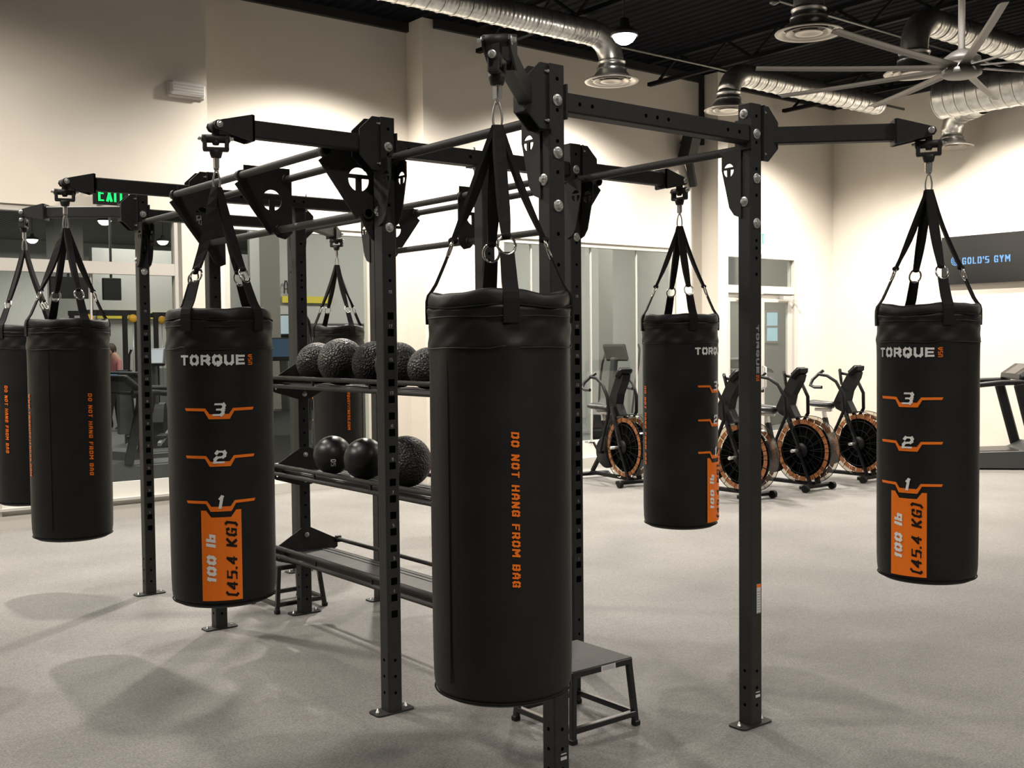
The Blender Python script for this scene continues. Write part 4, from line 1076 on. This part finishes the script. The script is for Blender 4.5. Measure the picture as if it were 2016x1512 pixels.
elliptical(12.6, 13.0, radians(200), 'elliptical behind the right window, beside the bag with the half-turned logo', NAVYS)
for i, (x, y, a, lab) in enumerate(((5.1, 13.9, 200, 'treadmill behind the left window, right beside the left post'), (5.75, 15.3, 200, 'treadmill behind the left window, second from the left post'),
                                    (14.9, 13.1, 200, 'treadmill behind the far end of the right window'), (17.4, 14.3, 200, 'treadmill seen through the double door'))):
    treadmill('treadmill', x, y, radians(a), lab, 'treadmills beyond the glass', scr=BLUEL if i == 0 else NAVYS)
# stack of letters and a yellow board on the partition behind the middle window
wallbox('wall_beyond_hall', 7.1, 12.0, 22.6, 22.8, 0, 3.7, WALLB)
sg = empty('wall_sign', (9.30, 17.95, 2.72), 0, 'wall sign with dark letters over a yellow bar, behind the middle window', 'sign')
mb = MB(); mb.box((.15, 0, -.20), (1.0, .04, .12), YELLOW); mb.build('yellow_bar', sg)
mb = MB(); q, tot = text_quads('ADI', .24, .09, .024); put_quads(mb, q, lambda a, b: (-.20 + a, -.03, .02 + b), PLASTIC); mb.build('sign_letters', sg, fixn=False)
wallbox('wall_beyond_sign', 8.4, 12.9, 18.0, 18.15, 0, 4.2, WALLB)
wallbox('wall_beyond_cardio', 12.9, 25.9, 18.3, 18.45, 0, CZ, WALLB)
cab = empty('storage_cabinet', (9.35, 16.6, 0), 0, 'tall grey cabinet behind the middle window, beside the smallest bag', 'cabinet')
mb = MB(); mb.box((0, 0, 1.03), (1.5, .5, 2.06), GREYP, None, .01); mb.build('cabinet_body', cab)
for k in (-1, 1):
    mb = MB(); mb.box((k * .37, -.26, 1.03), (.70, .02, 1.96), GREYP, None, .004); dr = mb.build('cabinet_door', cab); mb = MB(); mb.box((k * .06, -.28, 1.05), (.015, .02, .16), SILVER); mb.build('handle', dr)

# ------------------------------------------------------------------ people beyond the glass
def person(x, y, rz, joints, edges, rad, shirt, lab, hair=True, hat=None):
    root = empty('person', (x, y, 0), rz, lab, 'person')
    me = bpy.data.meshes.new('body'); me.from_pydata(joints, edges, []); o = bpy.data.objects.new('body', me); COL.objects.link(o); o.parent = root
    o.modifiers.new('skin', 'SKIN'); sv = me.skin_vertices[0].data
    for i, r in enumerate(rad): sv[i].radius = (r, r)
    sv[0].use_root = True
    s = o.modifiers.new('sub', 'SUBSURF'); s.levels = 2; s.render_levels = 2
    # cloth colours by height band on the body itself
    m, nt, b = node_mat('body_cloth'); tc = nt.nodes.new('ShaderNodeTexCoord'); sp = nt.nodes.new('ShaderNodeSeparateXYZ'); nt.links.new(tc.outputs['Object'], sp.inputs[0])
    r = nt.nodes.new('ShaderNodeValToRGB'); r.color_ramp.interpolation = 'CONSTANT'; el = r.color_ramp.elements
    el[0].position = 0; el[0].color = (.35, .35, .34, 1); el[1].position = .06 / 2; el[1].color = BLK.node_tree.nodes['Principled BSDF'].inputs['Base Color'].default_value
    e = el.new(.96 / 2); e.color = (*shirt, 1); e = el.new(1.46 / 2); e.color = (.42, .24, .17, 1)
    mp = nt.nodes.new('ShaderNodeMath'); mp.operation = 'MULTIPLY'; mp.inputs[1].default_value = .5
    nt.links.new(sp.outputs['Z'], mp.inputs[0]); nt.links.new(mp.outputs[0], r.inputs['Fac']); nt.links.new(r.outputs['Color'], b.inputs['Base Color']); b.inputs['Roughness'].default_value = .8
    me.materials.append(m)
    hx, hy, hz = joints[3]
    mb = MB(); mb.sphere((hx, hy, hz + .02), .112, hat or HAIR, 20, 14, (.98, .86, 1.1)); mb.sphere((hx - .07, hy, hz - .1), .06, hat or HAIR, 12, 8, (.7, .8, 1.6)); mb.build('hair' if not hat else 'hood', root)
    mb = MB(); mb.sphere((hx + .055, hy, hz - .03), .088, SKIN, 18, 12, (.75, .8, 1.15)); mb.sphere((hx + .125, hy, hz - .035), .016, SKIN, 8, 6, (1, .8, 1.5))
    for s in (-1, 1): mb.sphere((hx + .112, hy + s * .032, hz), .011, HOLE, 8, 6); mb.sphere((hx, hy + s * .088, hz - .03), .022, SKIN, 8, 6, (.6, .35, 1.2))
    mb.box((hx + .115, hy, hz - .078), (.01, .045, .008), PINK); mb.build('face', root)
    return root
J = [(0, 0, .98), (.02, 0, 1.22), (.03, 0, 1.44), (.06, 0, 1.63), (.03, .17, 1.40), (.10, .22, 1.14), (.30, .16, 1.02), (.38, .14, 1.0), (.03, -.17, 1.40), (.08, -.23, 1.14), (.28, -.18, 1.02), (.36, -.16, 1.0),
     (0, .10, .92), (.04, .11, .50), (.0, .12, .08), (.13, .13, .04), (0, -.10, .92), (.10, -.11, .50), (-.04, -.12, .10), (.08, -.13, .04)]
E_ = [(0, 1), (1, 2), (2, 3), (2, 4), (4, 5), (5, 6), (6, 7), (2, 8), (8, 9), (9, 10), (10, 11), (0, 12), (12, 13), (13, 14), (14, 15), (0, 16), (16, 17), (17, 18), (18, 19)]
Rr_ = [.14, .125, .12, .075, .065, .045, .035, .03, .065, .045, .035, .03, .095, .065, .045, .04, .095, .065, .045, .04]
person(7.35, 22.2, radians(210), J, E_, Rr_, (.50, .19, .18), 'person in a pink shirt and black leggings standing in the hall beyond the left window')
person(7.85, 13.15, radians(120), J, E_, Rr_, (.16, .16, .155), 'person in a grey jacket with lime hood behind the smallest bag', hat=LIME)

# ------------------------------------------------------------------ lights
def spot(x, y, z, e, ang=140, blend=.35, size=.10, col=(1, .93, .84), tgt=None):
    l = bpy.data.lights.new('lamp_light', 'SPOT'); l.energy = e; l.spot_size = radians(ang); l.spot_blend = blend; l.shadow_soft_size = size; l.color = col
    o = bpy.data.objects.new('lamp_light', l); COL.objects.link(o); o.location = (x, y, z)
    if tgt: o.rotation_euler = (Vector(tgt) - Vector((x, y, z))).to_track_quat('-Z', 'Y').to_euler()
    return o
def area(x, y, z, e, sx, sy, col=(1, .96, .9), rot=(0, 0, 0)):
    l = bpy.data.lights.new('hall_fill', 'AREA'); l.energy = e; l.shape = 'RECTANGLE'; l.size = sx; l.size_y = sy; l.color = col
    o = bpy.data.objects.new('hall_fill', l); COL.objects.link(o); o.location = (x, y, z); o.rotation_euler = rot; return o
WC = (1, .925, .83)
E1 = 950
for (x, y, z, e) in ((6.1, 9.95, 5.15, 1.5), (1.8, 8.7, 5.3, .9), (-1.5, 8.6, 5.2, .7), (9.4, 9.9, 5.1, 1.2), (13.3, 9.6, 5.1, 1.25), (14.3, 7.6, 5.1, 1.1), (14.3, 4.0, 5.1, .8)):
    spot(x, y, z, E1 * e, 146 if x > 3 else 162, .75 if x > 3 else 1.0, .10, WC)
for (x, y, e) in ((8.07, 8.28, 2.0), (4.6, 7.4, .5), (1.0, 5.2, .6), (1.2, 1.4, .7), (5.2, .6, .6), (7.8, 4.6, .7), (11.4, 5.2, .9), (9.0, 1.2, .9), (-1.1, 6.9, 1.3), (1.4, -2.3, 1.7), (5.6, -3, 1.0)):
    spot(x, y, 4.85, E1 * e * .29, 138, .5, .12, (1, .94, .87))
for (x, y, z, e) in ((4.5, 15, 5.0, 210), (6.3, 13.6, 5.2, 45), (10.5, 14.5, 5.0, 260), (8, 21, 5.2, 210), (15.4, 14.6, 5.0, 300), (14, 30, 5.2, 500), (4, 32, 5.2, 380), (20, 15.4, 5.2, 170), (12, 39, 5.2, 500)):
    area(x, y, z, e, 1.6, 1.6)  # unseen fill lights added to brighten the rooms beyond the glass
w = bpy.data.worlds.new('world'); S.world = w; w.use_nodes = True
w.node_tree.nodes['Background'].inputs['Color'].default_value = (.06, .06, .07, 1); w.node_tree.nodes['Background'].inputs['Strength'].default_value = .4

# daylight window in the far hall
mb = MB(); mb.box((23.1, 18.28, 2.05), (.50, .04, .86), FRAME); fwn = mb.build('window_4'); fwn['kind'] = 'structure'
DAY = mat('daylight_pane', (.3, .4, .45), .4, emit=(.36, .58, .66), estr=.8)
for zc in (2.25, 1.85):
    mb = MB(); mb.box((23.1, 18.25, zc), (.40, .02, .34), DAY); mb.build('pane', fwn)
# ------------------------------------------------------------------ camera
cd = bpy.data.cameras.new('camera'); cam = bpy.data.objects.new('camera', cd); COL.objects.link(cam)
rt = Vector((0.7844962901730043, -0.6200599301086589, -0.00955268435776)); up = Vector((0.03123739887755012, 0.024127318063973613, 0.9992207450981013)); fw = Vector((0.6193462647147866, 0.7841833686049998, -0.03829685087780143))
M = Matrix((rt, up, -fw)).transposed().to_4x4(); M.translation = Vector((0, 0, 1.7167)); cam.matrix_world = M
cd.sensor_fit = 'HORIZONTAL'; cd.sensor_width = 36; cd.lens = 2155.27 / 2016 * 36; cd.clip_start = .05; cd.clip_end = 200
S.camera = cam
S.view_settings.view_transform = 'Standard'; S.view_settings.look = 'None'; S.view_settings.gamma = 1; S.view_settings.exposure = 0.0
S.view_settings.use_curve_mapping = False
